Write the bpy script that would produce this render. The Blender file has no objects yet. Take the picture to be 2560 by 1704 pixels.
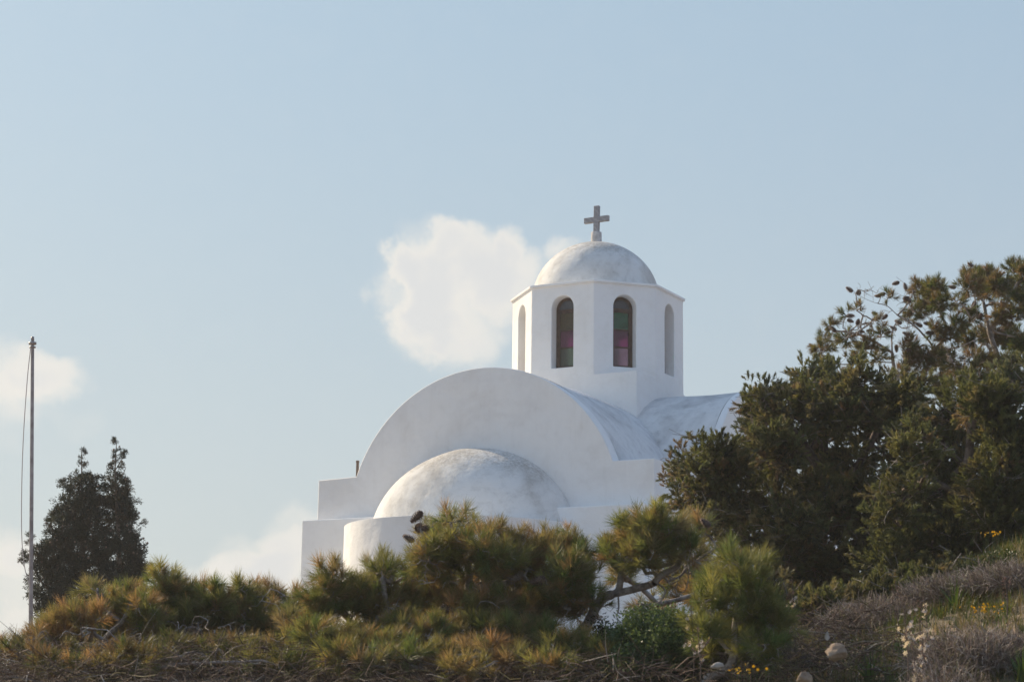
import bpy, bmesh, math
import numpy as np
from mathutils import Matrix, Vector

rng = np.random.default_rng(7)
scene = bpy.context.scene
C = scene.collection

# ------------------------------------------------------------------ camera
EYE = np.array([0.0, 0.0, 1.6])
PITCH, ROLL, FPX = 0.20406, 0.01293, 5008.46
FWD = np.array([0, math.cos(PITCH), math.sin(PITCH)])
_U = np.array([0, -math.sin(PITCH), math.cos(PITCH)])
_X = np.array([1.0, 0, 0])
RT = _X * math.cos(ROLL) + _U * math.sin(ROLL)
UP = -_X * math.sin(ROLL) + _U * math.cos(ROLL)
cam_d = bpy.data.cameras.new('camera')
cam = bpy.data.objects.new('camera', cam_d)
C.objects.link(cam)
M = Matrix.Identity(4)
for i in range(3):
    M[i][0], M[i][1], M[i][2], M[i][3] = RT[i], UP[i], -FWD[i], EYE[i]
cam.matrix_world = M
cam_d.sensor_width = 36
cam_d.lens = 36 * FPX / 2560
cam_d.clip_start, cam_d.clip_end = 0.1, 8000
cam_d.dof.use_dof = True
cam_d.dof.focus_distance = 42
cam_d.dof.aperture_fstop = 9.0
scene.camera = cam

def ray(px, py):
    """direction through a point of the photo, given on a 2356 px wide view of it"""
    k = 2560 / 2356
    return FWD + (px * k - 1280) / FPX * RT - (py * k - 852) / FPX * UP

def W(px, py, dist):
    d = ray(px, py)
    return EYE + d * (dist / d[1])

def mpp(dist):                       # metres for one pixel of that view, at a distance
    return dist / FPX * 2560 / 2356

# ------------------------------------------------------------------ light
SUN_AZ_LEFT, SUN_EL = 50.0, 32.0     # degrees left of the view direction (+Y), height
sa, se = math.radians(SUN_AZ_LEFT), math.radians(SUN_EL)
to_sun = Vector((-math.sin(sa) * math.cos(se), math.cos(sa) * math.cos(se), math.sin(se)))
sun_d = bpy.data.lights.new('sun', 'SUN')
sun_d.energy = 4.7
sun_d.angle = math.radians(0.5)
sun_d.color = (1.0, 0.83, 0.59)
sun = bpy.data.objects.new('sun', sun_d)
C.objects.link(sun)
sun.rotation_euler = to_sun.to_track_quat('Z', 'Y').to_euler()

world = bpy.data.worlds.new('World')
scene.world = world
world.use_nodes = True
nt = world.node_tree
nt.nodes.clear()
def N(t, typ, **kw):
    n = t.nodes.new(typ)
    for k, v in kw.items():
        setattr(n, k, v)
    return n
def mth(t, op, a, b=None, c=None, clamp=False):
    n = t.nodes.new('ShaderNodeMath'); n.operation = op; n.use_clamp = clamp
    for i, v in enumerate((a, b, c)):
        if v is None: continue
        if hasattr(v, 'links') or hasattr(v, 'is_linked'): t.links.new(v, n.inputs[i])
        else: n.inputs[i].default_value = v
    return n.outputs[0]
def mixc(t, f, a, b, mode='MIX'):
    n = t.nodes.new('ShaderNodeMix'); n.data_type = 'RGBA'; n.blend_type = mode
    for s, v in ((n.inputs[0], f), (n.inputs[6], a), (n.inputs[7], b)):
        if hasattr(v, 'is_linked'): t.links.new(v, s)
        elif isinstance(v, tuple): s.default_value = (*v, 1)[:4]
        else: s.default_value = v
    return n.outputs[2]
def smooth(t, v, lo, hi, a=0.0, b=1.0):
    n = t.nodes.new('ShaderNodeMapRange'); n.interpolation_type = 'SMOOTHSTEP'
    t.links.new(v, n.inputs[0])
    for i, x in enumerate((lo, hi, a, b)): n.inputs[i + 1].default_value = x
    return n.outputs[0]

out = N(nt, 'ShaderNodeOutputWorld')
bg = N(nt, 'ShaderNodeBackground')
bg.inputs[1].default_value = 0.12
nt.links.new(bg.outputs[0], out.inputs[0])
sky = N(nt, 'ShaderNodeTexSky', sky_type='NISHITA', sun_disc=False)
sky.sun_elevation = se
sky.sun_rotation = -sa
sky.air_density, sky.dust_density, sky.ozone_density = 1.0, 2.2, 1.2
# thin bright spring haze: the clear-sky colour veiled with milky air, thicker low down
tc = N(nt, 'ShaderNodeTexCoord')
sep = N(nt, 'ShaderNodeSeparateXYZ'); nt.links.new(tc.outputs['Generated'], sep.inputs[0])
az = mth(nt, 'ARCTAN2', sep.outputs[0], sep.outputs[1])
el = mth(nt, 'ARCSINE', sep.outputs[2])
veil = mixc(nt, smooth(nt, el, 0.04, 0.42), (3.85, 4.35, 4.45), (3.05, 4.05, 4.75))
veil = mixc(nt, smooth(nt, el, 0.40, 1.2), veil, (1.8, 3.1, 5.0))
# haze scatters forward: the veil is brighter on the sun's side of the sky, deeper opposite
sdot = N(nt, 'ShaderNodeVectorMath', operation='DOT_PRODUCT'); nt.links.new(tc.outputs['Generated'], sdot.inputs[0])
sdot.inputs[1].default_value = (-math.sin(sa), math.cos(sa), 0)
side = mixc(nt, mth(nt, 'MULTIPLY_ADD', sdot.outputs['Value'], .5, .5), (.66, .69, .86), (1.03, 1.03, 1.02))
veil = mixc(nt, 1.0, veil, side, 'MULTIPLY')
veil_f = smooth(nt, el, 0.0, 0.45, 0.92, 0.84)
col = mixc(nt, veil_f, sky.outputs[0], veil)
# clouds: soft cumulus, laid out by direction
def azel(px, py):
    d = ray(px, py); d = d / np.linalg.norm(d)
    return math.atan2(d[0], d[1]), math.asin(d[2])
PXR = 2560 / 2356 / FPX
clouds = [
 (1025,600,130,105,1.0),(945,665,95,110,.9),(1060,690,150,100,.8),(1150,620,80,80,.8),(1035,535,60,48,.8),(930,760,75,60,.6),(900,690,50,80,.35),(960,730,80,80,.5),(1075,775,95,60,.5),
 (1158,555,34,48,.8),(1230,610,60,50,.5),(1285,572,40,34,.7),(1020,790,120,50,.30),(905,600,40,40,.6),(1340,600,60,40,.5),
 (20,860,110,70,.8),(110,875,75,65,.75),(60,930,100,55,.45),(185,990,55,30,.25),
 (0,1270,80,60,.8),(20,1350,70,80,.7),(-10,960,90,80,.4),(10,1450,90,60,.7),
 (690,1240,90,65,.75),(620,1290,110,65,.8),(560,1340,120,55,.8),(700,1370,180,80,.8),
 (-260,1330,160,70,.8),(-420,900,190,70,.7),(2700,1250,200,60,.7),(3050,1340,260,70,.8),(-900,1200,330,110,.9),(3600,1000,260,90,.8)]
wn = N(nt, 'ShaderNodeTexNoise'); wn.inputs['Scale'].default_value = 26; wn.inputs['Detail'].default_value = 5
wn.inputs['Roughness'].default_value = 0.55
nt.links.new(tc.outputs['Generated'], wn.inputs['Vector'])
wsep = N(nt, 'ShaderNodeSeparateColor'); nt.links.new(wn.outputs['Color'], wsep.inputs[0])
azd = mth(nt, 'MULTIPLY_ADD', mth(nt, 'SUBTRACT', wsep.outputs[0], .5), 0.050, az)
eld = mth(nt, 'MULTIPLY_ADD', mth(nt, 'SUBTRACT', wsep.outputs[1], .5), 0.045, el)
tot = None
for (cx, cy, rx, ry, w) in clouds:
    a0, e0 = azel(cx, cy)
    dx = mth(nt, 'MULTIPLY', mth(nt, 'SUBTRACT', azd, a0), 1 / (rx * PXR * 1.25))
    dy = mth(nt, 'MULTIPLY', mth(nt, 'SUBTRACT', eld, e0), 1 / (ry * PXR * 1.25))
    d2 = mth(nt, 'MULTIPLY_ADD', dx, dx, mth(nt, 'MULTIPLY', dy, dy))
    g = mth(nt, 'MULTIPLY', mth(nt, 'SUBTRACT', 1.0, d2, clamp=True), w)
    tot = g if tot is None else mth(nt, 'ADD', tot, g)
fn = N(nt, 'ShaderNodeTexNoise'); fn.inputs['Scale'].default_value = 70; fn.inputs['Detail'].default_value = 6
nt.links.new(tc.outputs['Generated'], fn.inputs['Vector'])
dens = mth(nt, 'MULTIPLY_ADD', mth(nt, 'SUBTRACT', fn.outputs[0], .5), 0.30, tot)
cmask = smooth(nt, dens, -0.05, 1.3, 0, 0.90)
thick = smooth(nt, mth(nt, 'MULTIPLY_ADD', mth(nt, 'SUBTRACT', wsep.outputs[2], .5), 1.6, dens), 0.7, 1.9)
ccol = mixc(nt, thick, (6.2, 5.95, 5.5), (5.3, 5.3, 5.25))
col = mixc(nt, cmask, col, ccol)
nt.links.new(col, bg.inputs[0])

scene.view_settings.view_transform = 'Standard'
scene.view_settings.look = 'None'
scene.view_settings.gamma = 1
scene.view_settings.use_curve_mapping = False
scene.view_settings.exposure = 0.28
scene.cycles.max_bounces = 8
scene.cycles.transparent_max_bounces = 8

# ------------------------------------------------------------------ materials
def new_mat(name):
    m = bpy.data.materials.new(name); m.use_nodes = True
    t = m.node_tree; t.nodes.clear()
    o = t.nodes.new('ShaderNodeOutputMaterial')
    return m, t, o
def noise(t, scale, detail=4, rough=.55, vec=None, dist=0):
    n = t.nodes.new('ShaderNodeTexNoise')
    n.inputs['Scale'].default_value = scale; n.inputs['Detail'].default_value = detail
    n.inputs['Roughness'].default_value = rough; n.inputs['Distortion'].default_value = dist
    if vec is not None: t.links.new(vec, n.inputs['Vector'])
    return n.outputs[0]

def plaster(name, clean, dirt, grime, speck, up_dirt=0.0, streak=0.0):
    m, t, o = new_mat(name)
    b = t.nodes.new('ShaderNodeBsdfPrincipled'); t.links.new(b.outputs[0], o.inputs[0])
    tc = t.nodes.new('ShaderNodeTexCoord'); v = tc.outputs['Object']
    big = noise(t, 0.9, 5, .6, v, .4)
    mid = noise(t, 4.5, 6, .65, v, .3)
    f = mth(t, 'MULTIPLY', smooth(t, big, .42, .68), grime)
    f = mth(t, 'MULTIPLY_ADD', smooth(t, mid, .45, .75), grime * .6, f)
    if up_dirt:                                    # lichen and dust settle on what faces up
        ge = t.nodes.new('ShaderNodeNewGeometry')
        s = t.nodes.new('ShaderNodeSeparateXYZ'); t.links.new(ge.outputs['Normal'], s.inputs[0])
        uf = mth(t, 'MULTIPLY', smooth(t, s.outputs[2], .50, .95), up_dirt)
        uf = mth(t, 'MULTIPLY', uf, smooth(t, noise(t, 17, 8, .78, v), .38, .62))
        f = mth(t, 'ADD', f, uf, clamp=True)
    if streak:
        mp = t.nodes.new('ShaderNodeMapping'); mp.inputs['Scale'].default_value = (7, 7, .55)
        t.links.new(v, mp.inputs[0])
        sn = noise(t, 1.6, 5, .6, mp.outputs[0])
        f = mth(t, 'MULTIPLY_ADD', smooth(t, sn, .5, .75), streak, f)
    c = mixc(t, f, clean, dirt)
    sp = noise(t, 38, 3, .6, v)
    spm = mth(t, 'MULTIPLY', smooth(t, sp, .68, .76), mth(t, 'MULTIPLY', smooth(t, mid, .45, .6), speck))
    c = mixc(t, spm, c, (.16, .14, .12))
    t.links.new(c, b.inputs['Base Color'])
    b.inputs['Roughness'].default_value = .85
    b.inputs['Specular IOR Level'].default_value = .25
    hb = mth(t, 'MULTIPLY_ADD', noise(t, 26, 5, .6, v), .25, mth(t, 'MULTIPLY', noise(t, 2.2, 3, .5, v), 1.6))
    bp = t.nodes.new('ShaderNodeBump'); bp.inputs['Strength'].default_value = .45; bp.inputs['Distance'].default_value = .045
    t.links.new(hb, bp.inputs['Height']); t.links.new(bp.outputs[0], b.inputs['Normal'])
    return m
M_WALL = plaster('whitewash', (.89, .875, .86), (.75, .72, .69), .40, .25, 0, .12)
M_FAC = plaster('whitewash_facade', (.86, .845, .83), (.72, .69, .665), .50, .25, 0, .18)
M_DOME = plaster('weathered_dome', (.78, .76, .73), (.43, .40, .365), .60, 1.0, .9)
M_VAULT = plaster('weathered_vault', (.74, .73, .72), (.42, .41, .41), .62, .7, .10, .22)

def simple(name, colA, colB, scale, rough=.7, bump=.3, spec=.3, metallic=0, dist=.01):
    m, t, o = new_mat(name)
    b = t.nodes.new('ShaderNodeBsdfPrincipled'); t.links.new(b.outputs[0], o.inputs[0])
    tc = t.nodes.new('ShaderNodeTexCoord'); v = tc.outputs['Object']
    n = noise(t, scale, 5, .65, v)
    c = mixc(t, smooth(t, n, .35, .65), colA, colB)
    t.links.new(c, b.inputs['Base Color'])
    b.inputs['Roughness'].default_value = rough; b.inputs['Metallic'].default_value = metallic
    b.inputs['Specular IOR Level'].default_value = spec
    if bump:
        bp = t.nodes.new('ShaderNodeBump'); bp.inputs['Strength'].default_value = bump; bp.inputs['Distance'].default_value = dist
        t.links.new(noise(t, scale * 2, 5, .6, v), bp.inputs['Height']); t.links.new(bp.outputs[0], b.inputs['Normal'])
    return m
M_WOOD = simple('old_brown_paint', (.034, .015, .013), (.080, .042, .032), 14, .6)
def marble():
    m, t, o = new_mat('grey_marble')
    b = t.nodes.new('ShaderNodeBsdfPrincipled'); t.links.new(b.outputs[0], o.inputs[0])
    tc = t.nodes.new('ShaderNodeTexCoord')
    w = t.nodes.new('ShaderNodeTexWave'); w.inputs['Scale'].default_value = 4; w.inputs['Distortion'].default_value = 9
    w.inputs['Detail'].default_value = 4; w.bands_direction = 'DIAGONAL'
    t.links.new(tc.outputs['Object'], w.inputs['Vector'])
    c = mixc(t, smooth(t, w.outputs['Fac'], .55, 1.0), (.27, .26, .275), (.36, .35, .36))
    t.links.new(c, b.inputs['Base Color']); b.inputs['Roughness'].default_value = .55
    return m
M_MARBLE = marble()
M_PIPE = simple('rusty_pipe', (.09, .065, .055), (.17, .13, .11), 12, .7)
M_POLE = simple('weathered_steel', (.22, .18, .175), (.38, .34, .33), 5, .45, .2, .5)
M_ROPE = simple('rope', (.42, .36, .34), (.5, .45, .42), 40, .8, 0)
M_ROCK = simple('tan_rock', (.23, .165, .12), (.38, .29, .21), 5, .9, .8, .2, 0, .04)
M_STONE = simple('pale_stone', (.30, .27, .24), (.44, .40, .36), 6, .9, .6, .2, 0, .03)

def glass(name, tint, trans):
    """rippled cathedral glass: mostly lets light through, scatters some, mirrors some"""
    m, t, o = new_mat(name)
    tc = t.nodes.new('ShaderNodeTexCoord'); v = tc.outputs['Object']
    mp = t.nodes.new('ShaderNodeMapping'); mp.inputs['Scale'].default_value = (1, 1, 1.8); t.links.new(v, mp.inputs[0])
    vo = t.nodes.new('ShaderNodeTexVoronoi'); vo.inputs['Scale'].default_value = 34; t.links.new(mp.outputs[0], vo.inputs['Vector'])
    bp = t.nodes.new('ShaderNodeBump'); bp.inputs['Strength'].default_value = .8; bp.inputs['Distance'].default_value = .012
    t.links.new(vo.outputs['Distance'], bp.inputs['Height'])
    gl = t.nodes.new('ShaderNodeBsdfGlossy'); gl.inputs['Roughness'].default_value = .12
    gl.inputs['Color'].default_value = (.8, .8, .8, 1); t.links.new(bp.outputs[0], gl.inputs['Normal'])
    df = t.nodes.new('ShaderNodeBsdfDiffuse'); df.inputs['Color'].default_value = (*[c * .34 for c in tint], 1)
    t.links.new(bp.outputs[0], df.inputs['Normal'])
    rf = t.nodes.new('ShaderNodeBsdfRefraction'); rf.inputs['Roughness'].default_value = .25; rf.inputs['IOR'].default_value = 1.12
    rf.inputs['Color'].default_value = (*[min(1, c * 2.2) for c in tint], 1); t.links.new(bp.outputs[0], rf.inputs['Normal'])
    m1 = t.nodes.new('ShaderNodeMixShader'); m1.inputs[0].default_value = trans
    t.links.new(df.outputs[0], m1.inputs[1]); t.links.new(rf.outputs[0], m1.inputs[2])
    m2 = t.nodes.new('ShaderNodeMixShader'); m2.inputs[0].default_value = .05
    t.links.new(m1.outputs[0], m2.inputs[1]); t.links.new(gl.outputs[0], m2.inputs[2])
    t.links.new(m2.outputs[0], o.inputs[0])
    return m
G_CLEAR = glass('grey_glass', (.20, .24, .33), .35)
G_AMBER = glass('amber_glass', (.24, .17, .06), .62)
G_VIOLET = glass('violet_glass', (.36, .08, .24), .62)
G_PALE = glass('pale_green_glass', (.24, .27, .22), .62)
G_GREEN = glass('green_glass', (.01, .36, .22), .62)
G_PINK = glass('pale_pink_glass', (.40, .27, .33), .62)

G_BACKLIGHT = glass('backlight_glass', (.42, .45, .44), .88)  # clear glass given to the unseen rear windows, to brighten the front panes

def leaf_mat(name, trans=.35, rough=.5, spec=.3):
    m, t, o = new_mat(name)
    at = t.nodes.new('ShaderNodeAttribute'); at.attribute_name = 'tint'
    b = t.nodes.new('ShaderNodeBsdfPrincipled'); b.inputs['Roughness'].default_value = rough
    b.inputs['Specular IOR Level'].default_value = spec
    tl = t.nodes.new('ShaderNodeBsdfTranslucent')
    t.links.new(at.outputs['Color'], b.inputs['Base Color'])
    c2 = mixc(t, 1.0, at.outputs['Color'], (1.35, 1.25, .75), 'MULTIPLY'); t.links.new(c2, tl.inputs['Color'])
    mx = t.nodes.new('ShaderNodeMixShader'); mx.inputs[0].default_value = trans
    t.links.new(b.outputs[0], mx.inputs[1]); t.links.new(tl.outputs[0], mx.inputs[2]); t.links.new(mx.outputs[0], o.inputs[0])
    return m
M_NEEDLE = leaf_mat('pine_needles', .48, .45, .4)
M_SCALE = leaf_mat('juniper_foliage', .36, .55, .3)
M_LEAF = leaf_mat('green_leaves', .35, .4, .4)
M_DRY = leaf_mat('dry_twigs', .12, .7, .25)
M_PETAL = leaf_mat('petals', .4, .6, .2)
M_BARK = simple('grey_bark', (.17, .135, .115), (.40, .35, .31), 16, .75, .6, .35)
M_BARKD = simple('brown_bark', (.085, .060, .048), (.20, .15, .12), 14, .85, .7, .25)
M_CONE = simple('cone_scales', (.10, .065, .052), (.26, .18, .145), 30, .7, .6, .3)

def ground_mat():
    m, t, o = new_mat('dry_soil')
    b = t.nodes.new('ShaderNodeBsdfPrincipled'); t.links.new(b.outputs[0], o.inputs[0])
    tc = t.nodes.new('ShaderNodeTexCoord'); v = tc.outputs['Object']
    n1 = noise(t, .8, 6, .65, v); n2 = noise(t, 9, 6, .7, v); n3 = noise(t, 60, 4, .7, v)
    c = mixc(t, smooth(t, n2, .38, .62), (.21, .15, .105), (.36, .26, .18))
    c = mixc(t, mth(t, 'MULTIPLY', smooth(t, n1, .45, .6), .55), c, (.085, .085, .035))
    c = mixc(t, smooth(t, n3, .6, .72), c, (.33, .27, .21))
    t.links.new(c, b.inputs['Base Color']); b.inputs['Roughness'].default_value = .95
    bp = t.nodes.new('ShaderNodeBump'); bp.inputs['Strength'].default_value = .9; bp.inputs['Distance'].default_value = .04
    t.links.new(mth(t, 'MULTIPLY_ADD', n2, 1.0, mth(t, 'MULTIPLY', n3, .3)), bp.inputs['Height']); t.links.new(bp.outputs[0], b.inputs['Normal'])
    return m
M_GROUND = ground_mat()

# ------------------------------------------------------------------ helpers
def tag(o, label=None, cat=None, group=None, kind=None):
    if label: o['label'] = label
    if cat: o['category'] = cat
    if group: o['group'] = group
    if kind: o['kind'] = kind
    return o
def empty(name, loc, rz=0):
    o = bpy.data.objects.new(name, None); C.objects.link(o)
    o.location = loc; o.rotation_euler = (0, 0, rz); o.empty_display_size = .2
    return o
def raw_mesh(name, V, F, mat, col=None, smooth_=False):
    """V (n,3); F a list of index arrays (m,3) or (m,4)"""
    V = np.asarray(V, np.float32)
    me = bpy.data.meshes.new(name)
    F = [np.asarray(f, np.int32) for f in (F if isinstance(F, list) else [F]) if len(f)]
    loops = np.concatenate([f.ravel() for f in F])
    counts = np.concatenate([np.full(len(f), f.shape[1], np.int32) for f in F])
    starts = np.concatenate([[0], np.cumsum(counts)[:-1]]).astype(np.int32)
    me.vertices.add(len(V)); me.vertices.foreach_set('co', V.ravel())
    me.loops.add(len(loops)); me.loops.foreach_set('vertex_index', loops)
    me.polygons.add(len(counts)); me.polygons.foreach_set('loop_start', starts)
    if smooth_: me.polygons.foreach_set('use_smooth', np.ones(len(counts), bool))
    me.update(calc_edges=True)
    if col is not None:
        a = me.attributes.new('tint', 'FLOAT_COLOR', 'POINT')
        a.data.foreach_set('color', np.concatenate([np.asarray(col, np.float32), np.ones((len(V), 1), np.float32)], 1).ravel())
    me.materials.append(mat)
    return me
def obj(name, me, parent=None, origin=None):
    o = bpy.data.objects.new(name, me); C.objects.link(o)
    if parent is not None: o.parent = parent
    return o
def bm_obj(name, bm, mat, parent=None, smooth_=None, bevel=0, seg=2, ang=35):
    bmesh.ops.recalc_face_normals(bm, faces=bm.faces)
    me = bpy.data.meshes.new(name); bm.to_mesh(me); bm.free()
    me.materials.append(mat)
    o = obj(name, me, parent)
    if bevel:
        md = o.modifiers.new('bevel', 'BEVEL'); md.width = bevel; md.segments = seg
        md.limit_method = 'ANGLE'; md.angle_limit = math.radians(ang)
    if smooth_ is not None:
        me.shade_smooth() if smooth_ is True else me.set_sharp_from_angle(angle=math.radians(smooth_))
        if smooth_ is not True:
            me.polygons.foreach_set('use_smooth', [True] * len(me.polygons))
            me.set_sharp_from_angle(angle=math.radians(smooth_))
    return o
def box(bm, x0, x1, y0, y1, z0, z1):
    vs = [bm.verts.new(p) for p in ((x0,y0,z0),(x1,y0,z0),(x1,y1,z0),(x0,y1,z0),(x0,y0,z1),(x1,y0,z1),(x1,y1,z1),(x0,y1,z1))]
    for f in ((0,3,2,1),(4,5,6,7),(0,1,5,4),(1,2,6,5),(2,3,7,6),(3,0,4,7)): bm.faces.new([vs[i] for i in f])
    return vs
def prism(bm, pts, fa, fb):
    """polygon (2-D points) extruded between two placements fa, fb"""
    A = [bm.verts.new(fa(*p)) for p in pts]; B = [bm.verts.new(fb(*p)) for p in pts]
    n = len(pts)
    bm.faces.new(A); bm.faces.new(B[::-1])
    for i in range(n): bm.faces.new((A[i], A[(i + 1) % n], B[(i + 1) % n], B[i]))
def grid_mesh(bm, fn, nu, nv, closed_u=False):
    V = [[bm.verts.new(fn(i / nu, j / nv)) for j in range(nv + 1)] for i in range(nu + (0 if closed_u else 1))]
    for i in range(nu):
        a, b = V[i], V[(i + 1) % len(V)]
        for j in range(nv): bm.faces.new((a[j], b[j], b[j + 1], a[j + 1]))
    return V
def lathe(bm, prof, n=24, cx=0, cy=0):
    grid_mesh(bm, lambda u, v: (cx + prof[round(v * (len(prof) - 1))][0] * math.cos(2 * math.pi * u),
                                cy + prof[round(v * (len(prof) - 1))][0] * math.sin(2 * math.pi * u),
                                prof[round(v * (len(prof) - 1))][1]), n, len(prof) - 1, True)

# ------------------------------------------------------------------ ground
_ay = np.array([-60, -10, 0, 6, 9, 12, 13.5, 16, 25, 33, 56, 75, 110, 220, 800, 4000.])
_az = np.array([-9, -2.4, -1.6, -1.0, -.22, .41, .47, .50, .80, 1.40, 1.45, 0, -8, -30, -60, -62.])
def G(x, y):
    """ground height, relative to the world zero"""
    x = np.asarray(x, float); y = np.asarray(y, float)
    a = np.interp(y, _ay, _az)
    ramp = np.clip((y - 6) / 5, 0, 1) * np.clip((34 - y) / 10, 0, 1)
    xr = np.clip(x - 1.25, 0, 9)
    b = ramp * (.315 * xr) + ramp * np.clip((y - 11) / 6, 0, 1) * np.clip((x - 1.5) / 3, 0, 1) * .5
    l = -.12 * np.clip(-x - 2.2, 0, 40) * np.clip((y - 14) / 8, 0, 1) - .10 * np.clip(-x - 6, 0, 200) ** 1.1 - .22 * np.clip(x - 14, 0, 120) * .8
    n = .05 * np.sin(1.7 * x + .6 * y) * np.sin(1.3 * y - .4 * x) + .025 * np.sin(5.1 * x + 2) * np.sin(4.3 * y)
    return 1.6 + a + b + l + n
gx = np.unique(np.concatenate([np.linspace(-9, 9, 145), np.linspace(9, 60, 40), -np.linspace(9, 60, 40), np.geomspace(60, 4000, 16), -np.geomspace(60, 4000, 16)]))
gy = np.unique(np.concatenate([np.linspace(-60, 4, 24), np.linspace(4, 20, 129), np.linspace(20, 80, 61), np.geomspace(80, 4000, 24)]))
X, Y = np.meshgrid(gx, gy, indexing='ij')
Z = np.maximum(G(X, Y), -62)
nx, ny = len(gx), len(gy)
idx = np.arange(nx * ny).reshape(nx, ny)
ground = obj('ground', raw_mesh('ground', np.stack([X, Y, Z], -1).reshape(-1, 3),
        np.stack([idx[:-1, :-1], idx[1:, :-1], idx[1:, 1:], idx[:-1, 1:]], -1).reshape(-1, 4), M_GROUND, smooth_=True))
tag(ground, kind='structure')

M_BOUNCE = simple('bounce_paving', (.70, .67, .61), (.80, .77, .72), 3, .85, .3)  # pale slab added to bounce sunlight up onto the church walls
bm = bmesh.new(); box(bm, -5.5, 11, -8.3, 9, 1.6, 3.10)
bounce_terrace = bm_obj('bounce_terrace', bm, M_BOUNCE, None, None, .03)
bounce_terrace.location = (1.9, 43.75, 0); bounce_terrace.rotation_euler = (0, 0, -0.48937)
tag(bounce_terrace, kind='structure')

# ------------------------------------------------------------------ church
A = -0.48937
cb = np.array([18.88612, -39.51265])
ox = -(cb[0] * math.cos(A) - cb[1] * math.sin(A)); oy = -(cb[0] * math.sin(A) + cb[1] * math.cos(A))
OZ = 7.37171 + 1.6
ZB = 2.6 - OZ                                # below the ground line
church = empty('church', (ox, oy, OZ), A)
tag(church, 'whitewashed domed chapel with barrel vaults, round apse and stone cross', 'church')

S2, H = .75, 1.7537
YF = -5.316
def arc(cx, cz, r, x_right, x_left, n, zc=None):
    t0 = math.acos((x_right - cx) / r); t1 = math.acos((x_left - cx) / r)
    return [(cx + r * math.cos(t0 + (t1 - t0) * i / n), cz + r * math.sin(t0 + (t1 - t0) * i / n)) for i in range(n + 1)]
RN, ZN, ZSH = 3.05, -2.884, -1.86
xs = math.sqrt(RN ** 2 - (ZSH - ZN) ** 2)
# facade wall: shoulders and the round gable
bm = bmesh.new()
prof = [(3.745, ZB), (3.745, ZSH)] + arc(0, ZN, RN, xs, -xs, 64) + [(-3.782, ZSH - .03), (-3.80, ZB)]
prism(bm, prof, lambda x, z: (x, YF, z), lambda x, z: (x, YF + .35, z))
bm_obj('facade_wall', bm, M_FAC, church, 30, .018)
# nave vault behind it
def vault(name, r, zc, a0, a1, along, mat):
    bm = bmesh.new()
    def fn(u, v):
        t = math.pi * (v * 1.10 - .05)
        p, q = r * math.cos(t), zc + r * math.sin(t)
        wob = .012 * math.sin(3.1 * u * (a1 - a0) + 2 * t) + .008 * math.sin(7 * t + 4 * u)
        p *= 1 + wob / r; q += wob * math.sin(t)
        s = a0 + (a1 - a0) * u
        return (p, s, q) if along == 'y' else (s, p, q)
    grid_mesh(bm, fn, 20, 72)
    return bm_obj(name, bm, mat, church, True)
vault('nave_vault', RN - .012, ZN, YF + .35, 5.0, 'y', M_VAULT)
RTT, ZT = 2.53, .25 - 2.53
vault('transept_vault', RTT, ZT, -3.64, 3.64, 'x', M_VAULT)
for sgn in (1, -1):
    bm = bmesh.new()
    t = [math.pi * i / 48 for i in range(49)]
    pr = [(-RTT, ZB)] + [(-(RTT + .016) * math.cos(a), ZT + (RTT + .016) * math.sin(a)) for a in t] + [(RTT, ZB)]
    prism(bm, pr, lambda y, z: (sgn * 3.64, y, z), lambda y, z: (sgn * 3.80, y, z))
    bm_obj('transept_gable', bm, M_WALL, church, 30, .015)
bm = bmesh.new()                              # body under the vaults, with flat roof corners
box(bm, -3.775, 3.742, YF + .35, 5.0, ZB, ZSH - .004)
bm_obj('side_wall', bm, M_WALL, church, None, .02)
bm = bmesh.new()
prism(bm, prof, lambda x, z: (x, 5.0, z), lambda x, z: (x, 5.35, z))
bm_obj('end_wall', bm, M_FAC, church, 30, .018)
# lower block, apse, half dome
bm = bmesh.new()
box(bm, -3.85, 3.738, YF - .45, YF - .002, ZB, -2.76)
bm_obj('lower_wall', bm, M_WALL, church, None, .02)
AX, AY, AR, AZ = -.06, YF - .43, 2.343, -3.09
bm = bmesh.new()
n = 56
top_o = []; 
def ap(u, v):
    t = math.pi * (1 + u)
    r = AR * (1 + .002 * math.sin(6 * t))
    k = (0, 0, 1, 1)[round(v * 3)]
    rr = [r + .01, r, r - .0, r - .30][round(v * 3)]
    zz = [ZB, AZ - .02, AZ, AZ + .01][round(v * 3)]
    return (AX + rr * math.cos(t), AY + rr * math.sin(t), zz)
grid_mesh(bm, ap, n, 3)
c0 = bm.verts.new((AX, AY, AZ + .012))
bm.verts.ensure_lookup_table()
ring = [v for v in bm.verts if abs(v.co.z - (AZ + .01)) < 1e-5]
ring.sort(key=lambda v: math.atan2(v.co.y - AY + 1e-6, v.co.x - AX))
for i in range(len(ring) - 1): bm.faces.new((ring[i], ring[i + 1], c0))
bm_obj('apse', bm, M_WALL, church, 40, .014)
bm = bmesh.new()
DX, DRX, DRY, DRZ, DZ0 = -.11, 2.252, 1.60, 1.99, -3.45
def hd(u, v):
    t = math.pi * (1 + u); p = v * math.pi / 2 * .9999
    wob = 1 + .006 * math.sin(3 * t + 1) * math.cos(p) + .004 * math.sin(5 * p + 3 * t)
    if u in (0, 1): wob = 1
    return (DX + DRX * wob * math.cos(t) * math.cos(p), YF - .003 + DRY * wob * math.sin(t) * math.cos(p), DZ0 + DRZ * wob * math.sin(p))
grid_mesh(bm, hd, 64, 32)
bm_obj('half_dome', bm, M_DOME, church, True)
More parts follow.
